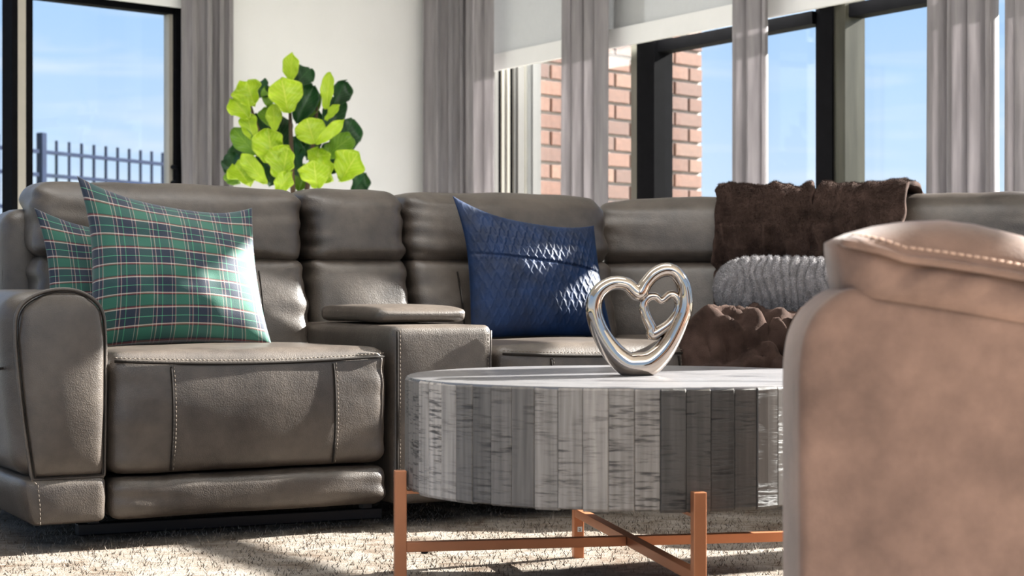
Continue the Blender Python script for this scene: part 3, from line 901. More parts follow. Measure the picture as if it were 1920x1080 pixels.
# wedge seat: a pie-shaped prism with rounded rim
def prism(poly, z0, z1, r, fr=None):
    n = len(poly); c = np.mean(poly, axis=0); V = []; F = []
    prof = [(0, z0), (0, z1 - r)] + [(r * (1 - math.cos(a_)), z1 - r + r * math.sin(a_)) for a_ in np.linspace(.3, math.pi / 2, 5)] + [(r * 3, z1 + .004), (r * 6, z1 + .006)]
    for ins, z in prof:
        for p in poly:
            dlt = c - np.array(p); l_ = np.linalg.norm(dlt); q = np.array(p) + dlt / l_ * min(ins, l_ * .9); V.append((q[0], q[1], z))
    m = len(prof)
    for k in range(m - 1):
        for i in range(n): F.append([k * n + i, k * n + (i + 1) % n, (k + 1) * n + (i + 1) % n, (k + 1) * n + i])
    F.append([(m - 1) * n + i for i in range(n)]); F.append(list(range(n))[::-1])
    return V, F
e0 = FA(np.array([(1.822, 0.0, 0)]))[0]; e1 = FA(np.array([(1.822, .66, 0)]))[0]
r0_ = FR(np.array([(-.006, 0.0, 0)]))[0]; r1_ = FR(np.array([(-.006, .66, 0)]))[0]
w0_ = FW(np.array([(.02, .66, 0)]))[0]; w1_ = FW(np.array([(wlen - .02, .66, 0)]))[0]
poly = [e0[:2], r0_[:2], r1_[:2], w1_[:2], w0_[:2], e1[:2]]
if e0[0] > r0_[0]: poly = [((e0 + r0_) / 2)[:2]] + poly[2:]
wv, wf = prism(poly, .085, .492, .03)
fix(mesh_obj("wedge_seat", wv, wf, M['leather'], sofa, sharp=50))
seat(FR, 0.0, 0.76, seed=17.0, seams=(.16, .6))
sp_("back_shell", rbox(0.0, wlen, .82, .95, .09, .885, .05, 12, wr=.003, seed=41), FW)
sp_("back_shell", rbox(0.0, .98, .82, .97, .09, .885, .05, 12, wr=.003, seed=42), FR)
sp_("armrest", rbox(.768, .98, 0.01, .86, .08, .640, .062, 16, (0, .012, .01, 0, 0, .006), wr=.003, seed=43), FR)

# ------------------------------------------------------------------ cushions
def pillow(name, w, h, T, mat, org, ux, uz, label, cat, n=70, pinch=.05, relief=None, dent=0.01, seed=0, sag=None, group=None):
    """org = middle of the bottom edge; ux = across, uz = up the cushion; thickness along ux x uz (towards the viewer side = -normal)"""
    ux = Vector(ux).normalized(); uz = Vector(uz); uz = (uz - ux * uz.dot(ux)).normalized(); nn = ux.cross(uz).normalized()   # points back? right-handed x,z -> -y (towards the camera)
    V = []; UV = []
    for sgn in (1, -1):
        for i in range(n):
            for j in range(n):
                a_ = -1 + 2 * i / (n - 1); b2 = -1 + 2 * j / (n - 1)
                a_ = math.copysign(1 - (1 - abs(a_)) ** 1.25, a_); b2 = math.copysign(1 - (1 - abs(b2)) ** 1.25, b2)
                x = a_ * (1 - pinch * (1 - b2 * b2)); z_ = b2 * (1 - pinch * (1 - a_ * a_))
                th = (max(0, 1 - a_ ** 2) ** .55) * (max(0, 1 - b2 ** 2) ** .55)
                d = T / 2 * th * (1 - .12 * b2)
                d += dent * th * (noise.noise(Vector((a_ * 1.7 + seed, b2 * 1.7, sgn * 3 + seed))) + .45 * noise.noise(Vector((a_ * 4 + seed, b2 * 4, 7))))
                if relief and sgn > 0: d += relief(a_, b2) * min(1, th * 1.6)
                p = Vector((x * w / 2, d * sgn, (z_ + 1) * h / 2))
                if sag: p = sag(a_, b2, p)
                q = Vector(org) + ux * p.x + nn * (p.y) + uz * p.z
                V.append(q); UV.append(((a_ + 1) / 2, (b2 + 1) / 2))
    F = grid_faces(n, n, 0) + grid_faces(n, n, n * n, True)
    o = mesh_obj(name, [tuple(v) for v in V], F, mat, uv=UV)
    bm = bmesh.new(); bm.from_mesh(o.data)
    bmesh.ops.remove_doubles(bm, verts=bm.verts, dist=1e-5); bmesh.ops.recalc_face_normals(bm, faces=bm.faces)
    bm.to_mesh(o.data); bm.free()
    # seam edge cord
    meta(o, label, cat, group)
    return o
def loc(fr, x, y, z): return tuple(fr(np.array([(x, y, z)]))[0])
def vec(fr, v):
    a_ = fr(np.array([(0, 0, 0)]))[0]; b2 = fr(np.array([v]))[0]; return Vector(b2 - a_)
def ears(k_tl=0.0, k_tr=0.0, drop_r=0.0, w=.48):
    def f(a_, b2, p):
        tl = max(0, -a_) ** 3 * max(0, b2) ** 3; tr = max(0, a_) ** 3 * max(0, b2) ** 3
        p = p.copy()
        p.x -= k_tl * .6 * tl; p.z += k_tl * tl; p.z += k_tr * tr
        p.z -= drop_r * (a_ + 1) / 2 * max(0, (b2 + 1) / 2)
        p.x += drop_r * .25 * (1 - (b2 + 1) / 2) * a_
        return p
    return f
gp = "green tartan cushions on the sofa"
pillow("plaid_cushion", .455, .452, .19, M['plaid'], loc(FA, .296, .345, .490), vec(FA, (1, -.10, .015)), vec(FA, (-.045, .30, 1)),
       "big green tartan cushion in front, partly washed by sunlight", "cushion", seed=2.0, sag=ears(.035, .03, .085), group=gp, pinch=.065)
pillow("plaid_cushion", .44, .372, .11, M['plaid'], loc(FA, .210, .525, .482), vec(FA, (1, .03, .0)), vec(FA, (-.20, .27, 1)),
       "green tartan cushion half hidden behind the other, against the armrest", "cushion", seed=9.0, sag=ears(.03, .03, .05), group=gp, pinch=.065)
def lattice(a_, b2):
    # raised wavy lattice, as pleated velvet; plain band below the seam
    u = a_ * 52 + 1.2 * math.sin(b2 * 3); v = b2 * 21
    w1_ = math.sin(u * 1.0 + v + .3 * math.sin(v * 2)); w2_ = math.sin(u * 1.0 - v + .3 * math.sin(v * 2.3))
    r_ = max(w1_, w2_); r_ = max(0, r_ - .35) / .65
    s_ = -.006 * math.exp(-((b2 - .22 + .06 * a_) / .025) ** 2)
    return .0034 * r_ * (1 if b2 > .2 else .55) + s_
pillow("blue_velvet_cushion", .435, .41, .15, M['blue'], loc(FA, 1.462, .44, .497), vec(FA, (1, -.12, .0)), vec(FA, (.045, .30, 1)),
       "deep blue velvet cushion with wavy lattice texture", "cushion", n=230, seed=5.0, relief=lattice, sag=ears(.045, .02, .065), pinch=.045)

def fur(o, count, ln, wd, mat, parent, seed, lay):
    """short pile: thin blades standing on a soft surface, all combed towards lay"""
    me = o.data; rng = np.random.default_rng(seed)
    nv = len(me.vertices); co = np.empty(nv * 3); me.vertices.foreach_get("co", co); co = co.reshape(-1, 3)
    npoly = len(me.polygons); nr = np.empty(npoly * 3); me.polygons.foreach_get("normal", nr); nr = nr.reshape(-1, 3)
    ar = np.empty(npoly); me.polygons.foreach_get("area", ar)
    q = np.array([list(p.vertices)[:4] if len(p.vertices) >= 4 else list(p.vertices) + [p.vertices[0]] for p in me.polygons])
    pick = rng.choice(npoly, count, p=ar / ar.sum())
    a_, b2 = rng.random(count)[:, None], rng.random(count)[:, None]
    P = (co[q[pick, 0]] * (1 - a_) + co[q[pick, 1]] * a_) * (1 - b2) + (co[q[pick, 3]] * (1 - a_) + co[q[pick, 2]] * a_) * b2
    Nn = nr[pick]
    if not parent.name == o.name and parent.type == 'EMPTY': pass
    D = Nn + np.array(lay) * .7 + rng.normal(0, .45, (count, 3)); D /= np.linalg.norm(D, axis=1, keepdims=True)
    T = np.cross(D, rng.normal(0, 1, (count, 3))); T /= np.linalg.norm(T, axis=1, keepdims=True)
    L_ = (ln * rng.uniform(.5, 1.0, count))[:, None]
    base = base_of(parent)
    V = np.empty((count, 3, 3)); V[:, 0] = P - T * wd; V[:, 1] = P + T * wd; V[:, 2] = P + D * L_
    V = V.reshape(-1, 3) + np.array(base)
    f_ = mesh_obj("fur", V, np.arange(count * 3).reshape(count, 3).tolist(), mat, parent, smooth=False)
    f_["kind"] = "stuff"
    return f_

# grey ruched bolster cushion
def bolster():
    n, m = 120, 72
    L_ = .44; V = []; F = []
    cpos = px(1474, 543, 5.47); ax = Vector((.985, -.16, -.02)).normalized(); up = Vector((0.0, .10, 1)).normalized(); fw = ax.cross(up).normalized(); up = fw.cross(ax)
    for i in range(n):
        u = -1 + 2 * i / (n - 1)
        e_ = max(0, 1 - abs(u) ** 4.5) ** .5
        for j in range(m):
            th = 2 * math.pi * j / m
            ru, rf = .098, .075
            ph = u * 56 + 3.4 * math.sin(th * 1 + .5) + 5.5 * noise.noise(Vector((u * 2.6, math.cos(th) * 1.0, math.sin(th) * 1.0)))
            rip = .0095 * (abs(math.sin(ph / 2)) ** .7 - .6) + .004 * noise.noise(Vector((u * 14, math.cos(th) * 3, math.sin(th) * 3)))
            fz = .0008 * noise.noise(Vector((u * 70, math.cos(th) * 16, math.sin(th) * 16)))
            k = e_ * (1 + (rip + fz) / .09)
            p = cpos + ax * (u * L_ / 2 * (1 + .0)) + up * (math.sin(th) * ru * k) + fw * (math.cos(th) * rf * k)
            V.append(tuple(p))
    for i in range(n - 1):
        for j in range(m): F.append([i * m + j, i * m + (j + 1) % m, (i + 1) * m + (j + 1) % m, (i + 1) * m + j])
    o = mesh_obj("bolster_cushion", V, F, M['greyfur'])
    fix(o)
    bm = bmesh.new(); bm.from_mesh(o.data); bmesh.ops.remove_doubles(bm, verts=bm.verts, dist=1e-5); bm.to_mesh(o.data); bm.free()
    fur(o, 60000, .008, .0006, M['greyfur'], o, 3, (0, 0, -.5))
    return meta(o, "light grey ruched plush bolster cushion resting on the brown throw", "cushion")
bolster()

# brown fur throw: hangs over the back, its other end bunched on the seat
throw = empty("throw_blanket", (0.9, 5.6, 0.50), "dark brown plush throw over the sofa back and bunched on the seat", "blanket")
def drape(fr, x0, x1, seed, zlow, name):
    n, m = 56, 74
    prof = smooth_path([(.555, zlow), (.553, .60), (.585, .70), (.575, .76), (.585, .86), (.625, .945), (.70, .975), (.80, .962), (.92, .905), (.955, .80), (.958, .70)], 8)
    L_ = len(prof); V = []
    for i in range(n):
        u = i / (n - 1)
        for j in range(L_):
            y, z_ = prof[j]
            f1_ = noise.noise(Vector((u * 4 + seed, j * .09, seed))); f2_ = noise.noise(Vector((u * 11 + seed, j * .22 + u * 3, seed + 4)))
            f4 = noise.noise(Vector((u * 6 + j * .05 + seed, j * .03 - u * 2, seed + 9)))
            dn = .014 + .020 * f1_ + (.010 * f2_ + .022 * (1 - 2.2 * abs(f4))) * (1.0 if z_ < .85 and y < .8 else .35) + .0012 * noise.noise(Vector((u * 60, j * 1.2, 2)))
            ed = .010 * noise.noise(Vector((j * .25, seed, 1)))
            if z_ < .5: dn += .01
            tt = prof[min(j + 1, L_ - 1)] - prof[max(j - 1, 0)]; tt = tt / np.linalg.norm(tt); nn_ = (-tt[1], tt[0])
            V.append((x0 + (x1 - x0) * u + ed * (1 if u > .5 else -1), y + nn_[0] * dn - .022, z_ + nn_[1] * dn))
    o = sp_(name, (V, grid_faces(n, L_)), fr, 'brownfur', throw)
    sm = o.modifiers.new("thickness", 'SOLIDIFY'); sm.thickness = .016; sm.offset = -1
    fix(o)
    fur(o, 45000, .010, .0006, M['brownfur'], o, 5, (0, -.2, -1))
    return o
WX = wlen * 0.555
drape(FW, WX, wlen - .022, 3.0, .52, "draped_panel")
drape(FR, .014, .312, 8.0, .50, "draped_panel")
def bunch():
    n, m = 110, 90
    V = []
    for i in range(n):
        for j in range(m):
            u = i / (n - 1); v = j / (m - 1)
            # u across (left -> right), v from the back of the seat, over the front edge, down
            x = 1278 + (1720 - 1278) * u
            dep = 5.60 - .42 * min(v, .62) / .62
            zb = .505 if v < .62 else .505 - (v - .62) / .38 * .20
            p = px(x, 600, dep)
            f1_ = noise.noise(Vector((u * 5.0, v * 4.2, 1.5))); f2_ = noise.noise(Vector((u * 15 + v * 2, v * 8, 8.5))); f3 = noise.noise(Vector((u * 40, v * 36, 3.3)))
            edge = min(1, u / .10) ** .6 * min(1, (1 - u) / .08)
            f4 = noise.noise(Vector((u * 9 - v * 3, v * 6 + u * 4, 5.1)))
            hgt = (.020 + .020 * (1 - abs(f1_) * 2.0) + .028 * f2_ + .036 * (1 - 2.4 * abs(f4)) + .002 * f3)
            hump = .012 * math.exp(-((u - .25) / .22) ** 2) * math.exp(-((v - .5) / .25) ** 2)
            hgt = max(.004, hgt + hump) * edge
            fr_ = max(0, v - .62) / .38
            V.append((p.x - .10 * fr_ * 0, dep - hgt * (.3 + 1.2 * fr_) - .02 * fr_, zb + hgt * (1 - .5 * fr_) + .035 * f1_ * fr_))
    o = mesh_obj("bunched_end", V, grid_faces(n, m), M['brownfur'], throw)
    sm = o.modifiers.new("thickness", 'SOLIDIFY'); sm.thickness = .012; sm.offset = -1
    fur(o, 70000, .009, .0006, M['brownfur'], o, 6, (-.3, -.3, -.4))
    return o
bunch()

# ------------------------------------------------------------------ coffee table
TC = Vector((0.248, 3.75)); TR = 0.470; TT = 0.4685; TB = 0.240
table = empty("coffee_table", (TC.x, TC.y, 0), "round grey wooden drum coffee table on copper coloured legs", "table")
def disc(r, z0, z1, bev, n=96):
    prof = [(0.0, z0), (r, z0), (r, z1 - bev), (r - bev * .3, z1 - bev * .3), (r - bev, z1), (0.0, z1)]
    V = []; F = []
    for rr, z_ in prof[1:-1]:
        for k in range(n):
            an = 2 * math.pi * k / n; V.append((TC.x + rr * math.cos(an), TC.y + rr * math.sin(an), z_))
    m = len(prof) - 2
    for q in range(m - 1):
        for k in range(n): F.append([q * n + k, q * n + (k + 1) % n, (q + 1) * n + (k + 1) % n, (q + 1) * n + k])
    F.append(list(range(n))[::-1]); F.append([(m - 1) * n + k for k in range(n)])
    return V, F
drum = mesh_obj("drum", *disc(TR - .012, TB + .006, TT - .004, .004), M['stave'], table, sharp=40)
drum.color = (.1, .09, .085, 1)
fix(mesh_obj("table_top", *disc(TR - .002, TT - .008, TT, .004), M['top'], table, sharp=40))
NS = 62
rs = random.Random(12)
tones = {}
for k in range(NS):
    an = 2 * math.pi * (k + .5) / NS
    wd = 2 * math.pi * TR / NS * rs.uniform(.985, .998)
    # curved stave, 2 segments across
    V = []; F = []
    r_out = rs.uniform(-.0022, .0016); tw = rs.uniform(-.0015, .0015)
    zz = [TB + rs.uniform(-.002, .002), TB + .004, TT - .007, TT - .003]
    hw = wd / 2
    cols = [(-hw, -.0022), (-hw + .0016, 0.0), (0, .0004), (hw - .0016, 0.0), (hw, -.0022)]
    for zi, z_ in enumerate(zz):
        for (x, dr) in cols:
            rr = TR + r_out + dr + (-.003 if zi in (0, 3) else 0) + tw * (x / hw)
            V.append((rr, x, z_ - TB))
    nc = len(cols)
    for zi in range(3):
        for c in range(nc - 1): F.append([zi * nc + c, zi * nc + c + 1, (zi + 1) * nc + c + 1, (zi + 1) * nc + c])
    nb = len(V)
    for z_ in (zz[0], zz[3]):
        V.append((TR - .014, -hw, z_ - TB)); V.append((TR - .014, hw, z_ - TB))
    F.append([0, nb, nb + 1] + list(range(nc - 1, 0, -1))); F.append([3 * nc + c for c in range(nc)] + [nb + 3, nb + 2])
    F.append([0, nc, 2 * nc, 3 * nc, nb + 2, nb]); F.append([nc - 1, nb + 1, nb + 3, 4 * nc - 1, 3 * nc - 1, 2 * nc - 1])
    # staves straight; slight inward offset at middle handled by their number
    me = bpy.data.meshes.new("stave"); me.from_pydata(V, [], F); me.materials.append(M['stave']); me.update()
    bm = bmesh.new(); bm.from_mesh(me); bmesh.ops.recalc_face_normals(bm, faces=bm.faces); bm.to_mesh(me); bm.free()
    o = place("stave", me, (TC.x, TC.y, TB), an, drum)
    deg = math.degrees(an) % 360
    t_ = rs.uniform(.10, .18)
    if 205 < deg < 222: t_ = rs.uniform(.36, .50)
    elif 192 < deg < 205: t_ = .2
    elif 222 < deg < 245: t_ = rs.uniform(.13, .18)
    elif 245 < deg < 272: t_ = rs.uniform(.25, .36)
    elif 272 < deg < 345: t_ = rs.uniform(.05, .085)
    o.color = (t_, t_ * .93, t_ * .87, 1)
# legs and cross
LR = 0.485; a0 = math.radians(-79); LEGW = .024
legpos = []
for k in range(4):
    an = a0 + k * math.pi / 2
    lx, ly = TC.x + LR * math.cos(an), TC.y + LR * math.sin(an)
    legpos.append((lx, ly, an))
for (lx, ly, an) in legpos:
    lg = fix(mesh_obj("leg", *box_data(lx, ly, .1455, LEGW, LEGW, .265, an, .0015), M['copper'], table, smooth=False))
    fix(mesh_obj("foot_pad", *box_data(lx, ly, .0115, .022, .022, .003, an, .0005), M['blackmetal'], lg, smooth=False))
    # bracket that carries the drum
    bx_, by_ = TC.x + (LR - .05) * math.cos(an), TC.y + (LR - .05) * math.sin(an)
    fix(mesh_obj("bracket", *box_data(bx_, by_, TB - .006, .10, .022, .006, an), M['copper'], lg, smooth=False))
for k in range(2):
    an = a0 + k * math.pi / 2
    ext = 2 * LR - .024
    if k == 0:
        fix(mesh_obj("stretcher", *box_data(TC.x, TC.y, .122, ext, .022, .020, an, .001), M['copper'], table, smooth=False))
    else:
        for s_ in (-1, 1):
            q = Vector((math.cos(an), math.sin(an))) * s_ * (ext / 4 + .006)
            st_ = fix(mesh_obj("stretcher", *box_data(TC.x + q.x, TC.y + q.y, .122, ext / 2 - .012, .022, .020, an, .001), M['copper'], table, smooth=False))
            q2 = Vector((math.cos(an), math.sin(an))) * s_ * (LR - .05)
            mesh_obj("bolt", *tube([(TC.x + q2.x, TC.y + q2.y, .113), (TC.x + q2.x, TC.y + q2.y, .107)], .007, 10), M['blackmetal'], st_)
# small white maker's sticker with a letter on the far leg
lx, ly, an = legpos[2]
fx, fy = lx - math.cos(an) * (LEGW / 2 + .0006), ly - math.sin(an) * (LEGW / 2 + .0006)
fx += .0015
stk = fix(mesh_obj("sticker", *box_data(fx, fy, .083, .0008, .011, .012, an), M['sticker'], table, smooth=False))
cu = bpy.data.curves.new("letter", 'FONT'); cu.body = "a"; cu.size = .014; cu.align_x = 'CENTER'; cu.align_y = 'CENTER'; cu.materials.append(M['ink'])
tmp = bpy.data.objects.new("tmp_letter", cu); COL.objects.link(tmp); bpy.context.view_layer.update()
lme = bpy.data.meshes.new_from_object(tmp.evaluated_get(bpy.context.evaluated_depsgraph_get())); lme.name = "letter"
bpy.data.objects.remove(tmp, do_unlink=True)
tx = bpy.data.objects.new("letter", lme); COL.objects.link(tx); tx.parent = stk
tx.location = Vector((fx - math.cos(an) * .0007, fy - math.sin(an) * .0007, .083)) - base_of(table)
tx.rotation_euler = (math.pi / 2, 0, an - math.pi / 2)

# ------------------------------------------------------------------ heart sculpture on the table
def heart():
    HY = 3.735; sc = HY / FPX / 4.5
    cx0, cy0 = 540.0, 1000.0
    hc = px(1080 + cx0 / 4.5, 480 + cy0 / 4.5, HY)
    base = Vector((hc.x, HY, TT))
    o = empty("heart_sculpture", base, "polished silver heart sculpture with a small heart inside on the coffee table", "sculpture")
    def ring(ctrl, dep, n=8, flat=None, seg=20, power=.8):
        P = smooth_path([(x, y, w) for x, y, w in ctrl], n, True)
        m = len(P); V = []; F = []
        for i in range(m):
            a_ = np.array(P[i - 1][:2]); b2 = np.array(P[(i + 1) % m][:2]); t = b2 - a_; t /= np.linalg.norm(t)
            nx, ny = -t[1], t[0]
            x, y, w = P[i]; w *= 1.1
            for k in range(seg):
                an = 2 * math.pi * k / seg
                ca, sa = math.cos(an), math.sin(an)
                ca = math.copysign(abs(ca) ** power, ca); sa = math.copysign(abs(sa) ** power, sa)
                X = (x + nx * w * ca - cx0) * sc; Z = (cy0 - (y + ny * w * ca)) * sc
                dd = dep * (w / 70.0) ** .35
                V.append((base.x + X, base.y + sa * dd, max(TT + .0005, TT + Z)))
        for i in range(m):
            for k in range(seg):
                j = (i + 1) % m
                F.append([i * seg + k, i * seg + (k + 1) % seg, j * seg + (k + 1) % seg, j * seg + k])
        return V, F
    big = [(527, 312, 58), (430, 236, 52), (320, 222, 54), (222, 270, 58), (165, 350, 62), (150, 450, 64), (178, 570, 66), (240, 700, 74), (330, 825, 86), (430, 905, 96),
           (520, 915, 100), (620, 898, 98), (720, 815, 84), (800, 705, 72), (868, 570, 66), (915, 450, 60), (922, 330, 55), (892, 215, 54), (830, 132, 52), (750, 112, 54), (660, 150, 52), (590, 225, 50)]
    fix(mesh_obj("outer_ring", *ring(big, .034), M['chrome'], o))
    small = [(722, 372, 24), (672, 338, 26), (618, 340, 28), (578, 380, 30), (572, 440, 32), (596, 520, 34), (634, 600, 36), (648, 655, 40), (720, 618, 36), (795, 560, 32), (852, 480, 30), (872, 400, 30), (842, 335, 28), (790, 322, 26)]
    fix(mesh_obj("inner_heart", *ring([(x, y, w * 1.18) for x, y, w in small], .020), M['chrome'], o))
    tail = tube([tuple(base + Vector(((x - cx0) * sc, 0, (cy0 - y) * sc))) for x, y in ((606, 690), (640, 665), (720, 650), (800, 590), (870, 500))], [.003, .006, .008, .008, .006], 12)
    mesh_obj("swoosh", *tail, M['chrome'], o)
    return o
heart()

# ------------------------------------------------------------------ brown armchair in the foreground
AY = 2.35
chair = empty("armchair", (0.85, 2.75, 0), "brown suede armchair close to the camera with stitched arm pad", "armchair")
def A(x, y): return ((x - 960) / FPX * AY, CH - (y - 540) / FPX * AY)
out = [A(1503, 1400), A(1501, 1000), A(1500, 760), A(1503, 670), A(1516, 615), A(1545, 572), A(1600, 540), A(1680, 546), A(1780, 560), A(1920, 585), A(2120, 622), A(2400, 676)]
def arm_body(y0, y1, rnd, dx=0.0, shift=0.0):
    top = smooth_path([(p[0], p[1], 0) for p in out], 6)
    x1 = top[-1][0]
    prof = [(0.0, y0 + rnd)] + [(rnd * (math.sin(a_)), y0 + rnd * (1 - math.sin(a_))) for a_ in ()]
    pts = [(p[0], max(p[1], .05)) for p in top] + [(x1 + .02, .5), (x1 + .02, .05)]
    n = len(pts); c = np.mean(pts, axis=0); V = []; F = []
    rings = []
    for a_ in np.linspace(0, math.pi / 2, 6): rings.append((rnd * (1 - math.sin(a_)), y0 + rnd * (1 - math.cos(a_)) ))
    rings = [(rnd * (1 - math.sin(a_)), y0 + rnd * (1 - math.cos(a_))) for a_ in np.linspace(0, math.pi / 2, 6)]
    rings += [(rnd * (1 - math.sin(a_)), y1 - rnd * (1 - math.cos(a_))) for a_ in np.linspace(math.pi / 2, 0, 6)]
    rings = [(rings[0][0] + .006, y0)] + rings + [(rnd + .006, y1)]
    for ins, y in rings:
        for i, p in enumerate(pts):
            a0_ = np.array(pts[i - 1]); b0_ = np.array(pts[(i + 1) % n]); t = b0_ - a0_; t = t / (np.linalg.norm(t) + 1e-9)
            d_ = c - np.array(p); l_ = np.linalg.norm(d_); q = np.array(p) + d_ / l_ * min(ins * 1.2, l_ * .8)
            V.append((q[0] + dx, y + shift, max(q[1], .05)))
    m = len(rings)
    for k in range(m - 1):
        for i in range(n): F.append([k * n + i, k * n + (i + 1) % n, (k + 1) * n + (i + 1) % n, (k + 1) * n + i])
    F.append(list(range(n))[::-1]); F.append([(m - 1) * n + i for i in range(n)])
    return V, F
arm_near = fix(mesh_obj("arm_panel", *arm_body(AY, AY + .17, .018), M['suede'], chair, sharp=60))
# arm pad: gathered band below, domed and top-stitched cap above
xs = np.linspace(A(1590, 0)[0], A(2380, 0)[0], 90)
def lerp(tab, x):
    return float(np.interp(x, [A(q[0], 0)[0] for q in tab], [A(0, q[1])[1] for q in tab]))
seam_low = [(1590, 541), (1610, 548), (1700, 560), (1800, 576), (1920, 597), (2400, 680)]
pipe = [(1577, 452), (1605, 458), (1650, 470), (1690, 484), (1760, 493), (1840, 505), (1920, 520), (2400, 610)]
crest = [(1577, 448), (1610, 434), (1660, 420), (1720, 411), (1790, 408), (1850, 415), (1920, 432), (2100, 480), (2400, 570)]
def band():
    V = []; n = len(xs); m = 14
    for i, x in enumerate(xs):
        u = i / (n - 1)
        for j in range(m):
            v = j / (m - 1)
            z0_, z1_ = lerp(seam_low, x) - .006, lerp(pipe, x)
            bul = .016 * math.sin(math.pi * v) ** .7
            wrk = .012 * (noise.noise(Vector(((x * 30 - v * 1.9), v * .5, 2.0))) - .2) * math.sin(math.pi * v)
            endr = .05 * max(0, 1 - u / .08) ** 2
            V.append((x - .010 * v * max(0, 1 - u / .1), AY - .004 - bul - wrk + endr + .0, z0_ + (z1_ - z0_) * v))
    back_ = [(p[0], 2 * AY + .17 - p[1], p[2]) for p in V]
    F = grid_faces(n, m) + grid_faces(n, m, n * m, True)
    for j in range(m - 1):
        F.append([j, j + 1, n * m + j + 1, n * m + j]); F.append([(n - 1) * m + j, n * m + (n - 1) * m + j, n * m + (n - 1) * m + j + 1, (n - 1) * m + j + 1])
    return V + back_, F
pad = fix(mesh_obj("arm_pad", *band(), M['suede'], chair))
def cap():
    xs2 = np.linspace(A(1577, 0)[0], A(2380, 0)[0], 100); V = []; m = 25
    for i, x in enumerate(xs2):
        zp, zc_ = lerp(pipe, x), lerp(crest, x)
        u = i / 99
        wdt = (.17 + .04) / 2 * (1 - .55 * max(0, 1 - u / .05) ** 2)
        for j in range(m):
            th = math.pi * j / (m - 1)
            V.append((x, AY + .085 - math.cos(th) * wdt, zp - .002 + (zc_ - zp + .002) * math.sin(th) ** 1.0))
    F = grid_faces(100, m); F.append([j for j in range(m)]); F.append([99 * m + j for j in range(m)][::-1])
    for i in range(99): F.append([i * m, i * m + m - 1, (i + 1) * m + m - 1, (i + 1) * m])
    return V, F
capo = fix(mesh_obj("arm_pad_cover", *cap(), M['suede'], chair, sharp=70))
pp = [(x, AY - .021 + .02 * max(0, 1 - (x - xs[0]) / .03), lerp(pipe, x) - .001) for x in np.linspace(A(1580, 0)[0], A(2380, 0)[0], 60)]
mesh_obj("piping", *tube(pp, .0055, 8), M['suede'], pad)
def on_cap(x, dz):
    zp, zc_ = lerp(pipe, x), lerp(crest, x); u = (x - A(1577, 0)[0]) / (A(2380, 0)[0] - A(1577, 0)[0])
    wdt = (.17 + .04) / 2 * (1 - .55 * max(0, 1 - u / .05) ** 2)
    th = math.asin(min(1, ((dz + .002) / (zc_ - zp + .002)) ** 1.0))
    return (x, AY + .085 - math.cos(th) * wdt - .001, zp + dz)
stp_ = [on_cap(x, .0145) for x in np.linspace(A(1608, 0)[0], A(2380, 0)[0], 60)]
mesh_obj("stitching", *dashes(stp_, .0105, .0075, .0016), M['suede_thread'], capo)
# the rest of the chair, out to the right
fa_ = arm_body(AY + .72, AY + .89, .018, dx=.22)
fix(mesh_obj("arm_panel", *fa_, M['suede'], chair, sharp=60))
mesh_obj("seat_cushion", *rbox(.66, 1.34, AY + .175, AY + .715, .25, .46, .05, 14, (.02, 0, 0, 0, 0, .03), wr=.004), M['suede'], chair)
mesh_obj("seat_base", *rbox(.68, 1.45, AY + .175, AY + .715, .06, .25, .02, 8), M['suede'], chair)
mesh_obj("backrest", *rbox(1.30, 1.50, AY + .17, AY + .72, .20, .90, .08, 16, (.03, .02, 0, 0, 0, .02), wr=.006), M['suede'], chair)
for lx, ly in ((.50, AY + .05), (1.38, AY + .05), (.74, AY + .82), (1.38, AY + .82)):
    mesh_obj("foot", *box_data(lx, ly, .026, .05, .05, .048, 0, .004), M['blackmetal'], chair, smooth=False)

# ------------------------------------------------------------------ curtains
def curtain(x0, x1, fn, ray, off, folds, amp, label, seed=0, splay=0.0, zb=0.02, zt=CEIL - .02, side=1):
    c0, c1 = ray(x0, off), ray(x1, off)
    nu, nv = 40 + folds * 18, 14
    V = []
    for i in range(nu):
        u = i / (nu - 1)
        ph = u * folds * 2 * math.pi + 1.1 * math.sin(u * 5 + seed)
        for j in range(nv):
            v = j / (nv - 1)
            z_ = zb + (zt - zb) * v
            wv_ = amp * (.75 + .35 * math.sin(seed * 3 + u * 9)) * math.sin(ph + .12 * math.sin(v * 4 + seed)) * (1 + .25 * (1 - v))
            mid_ = (c0 + c1) / 2
            w_ = (c0 + (c1 - c0) * u - mid_) * (1 + splay * (1 - v)) + mid_
            w_ += amp * .35 * math.cos(ph * 2) * (c1 - c0) / abs(c1 - c0)
            V.append(fn(w_, z_, off + wv_))
    o = mesh_obj("curtain", V, grid_faces(nu, nv), M['curtain'])
    sm = o.modifiers.new("thickness", 'SOLIDIFY'); sm.thickness = .003
    return meta(o, label, "curtain", "grey linen curtains")
curtain(349, 433, wl, ray_m, -.14, 4, .035, "grey curtain between the left window and the white wall", 1.0)
curtain(800, 884, wl, ray_m, -.12, 4, .03, "grey curtain gathered in the room corner, the darker of two", 2.0)
curtain(872, 924, wr_, ray_k, -.135, 2, .018, "smooth mauve grey curtain edge beside the corner blind", 3.0)
curtain(1062, 1138, wr_, ray_k, -.13, 3, .03, "grey curtain between the striped jamb and the brick view", 4.4)
curtain(1374, 1446, wr_, ray_k, -.13, 3, .03, "grey curtain right of the brick corner, behind the sofa throw", 5.7)
curtain(1746, 1872, wr_, ray_k, -.15, 4, .045, "wide grey curtain behind the armchair, right of the sky view", 6.3, splay=.06)
curtain(1886, 1922, wr_, ray_k, -.17, 2, .03, "grey curtain cut by the right edge of the picture", 7.9)

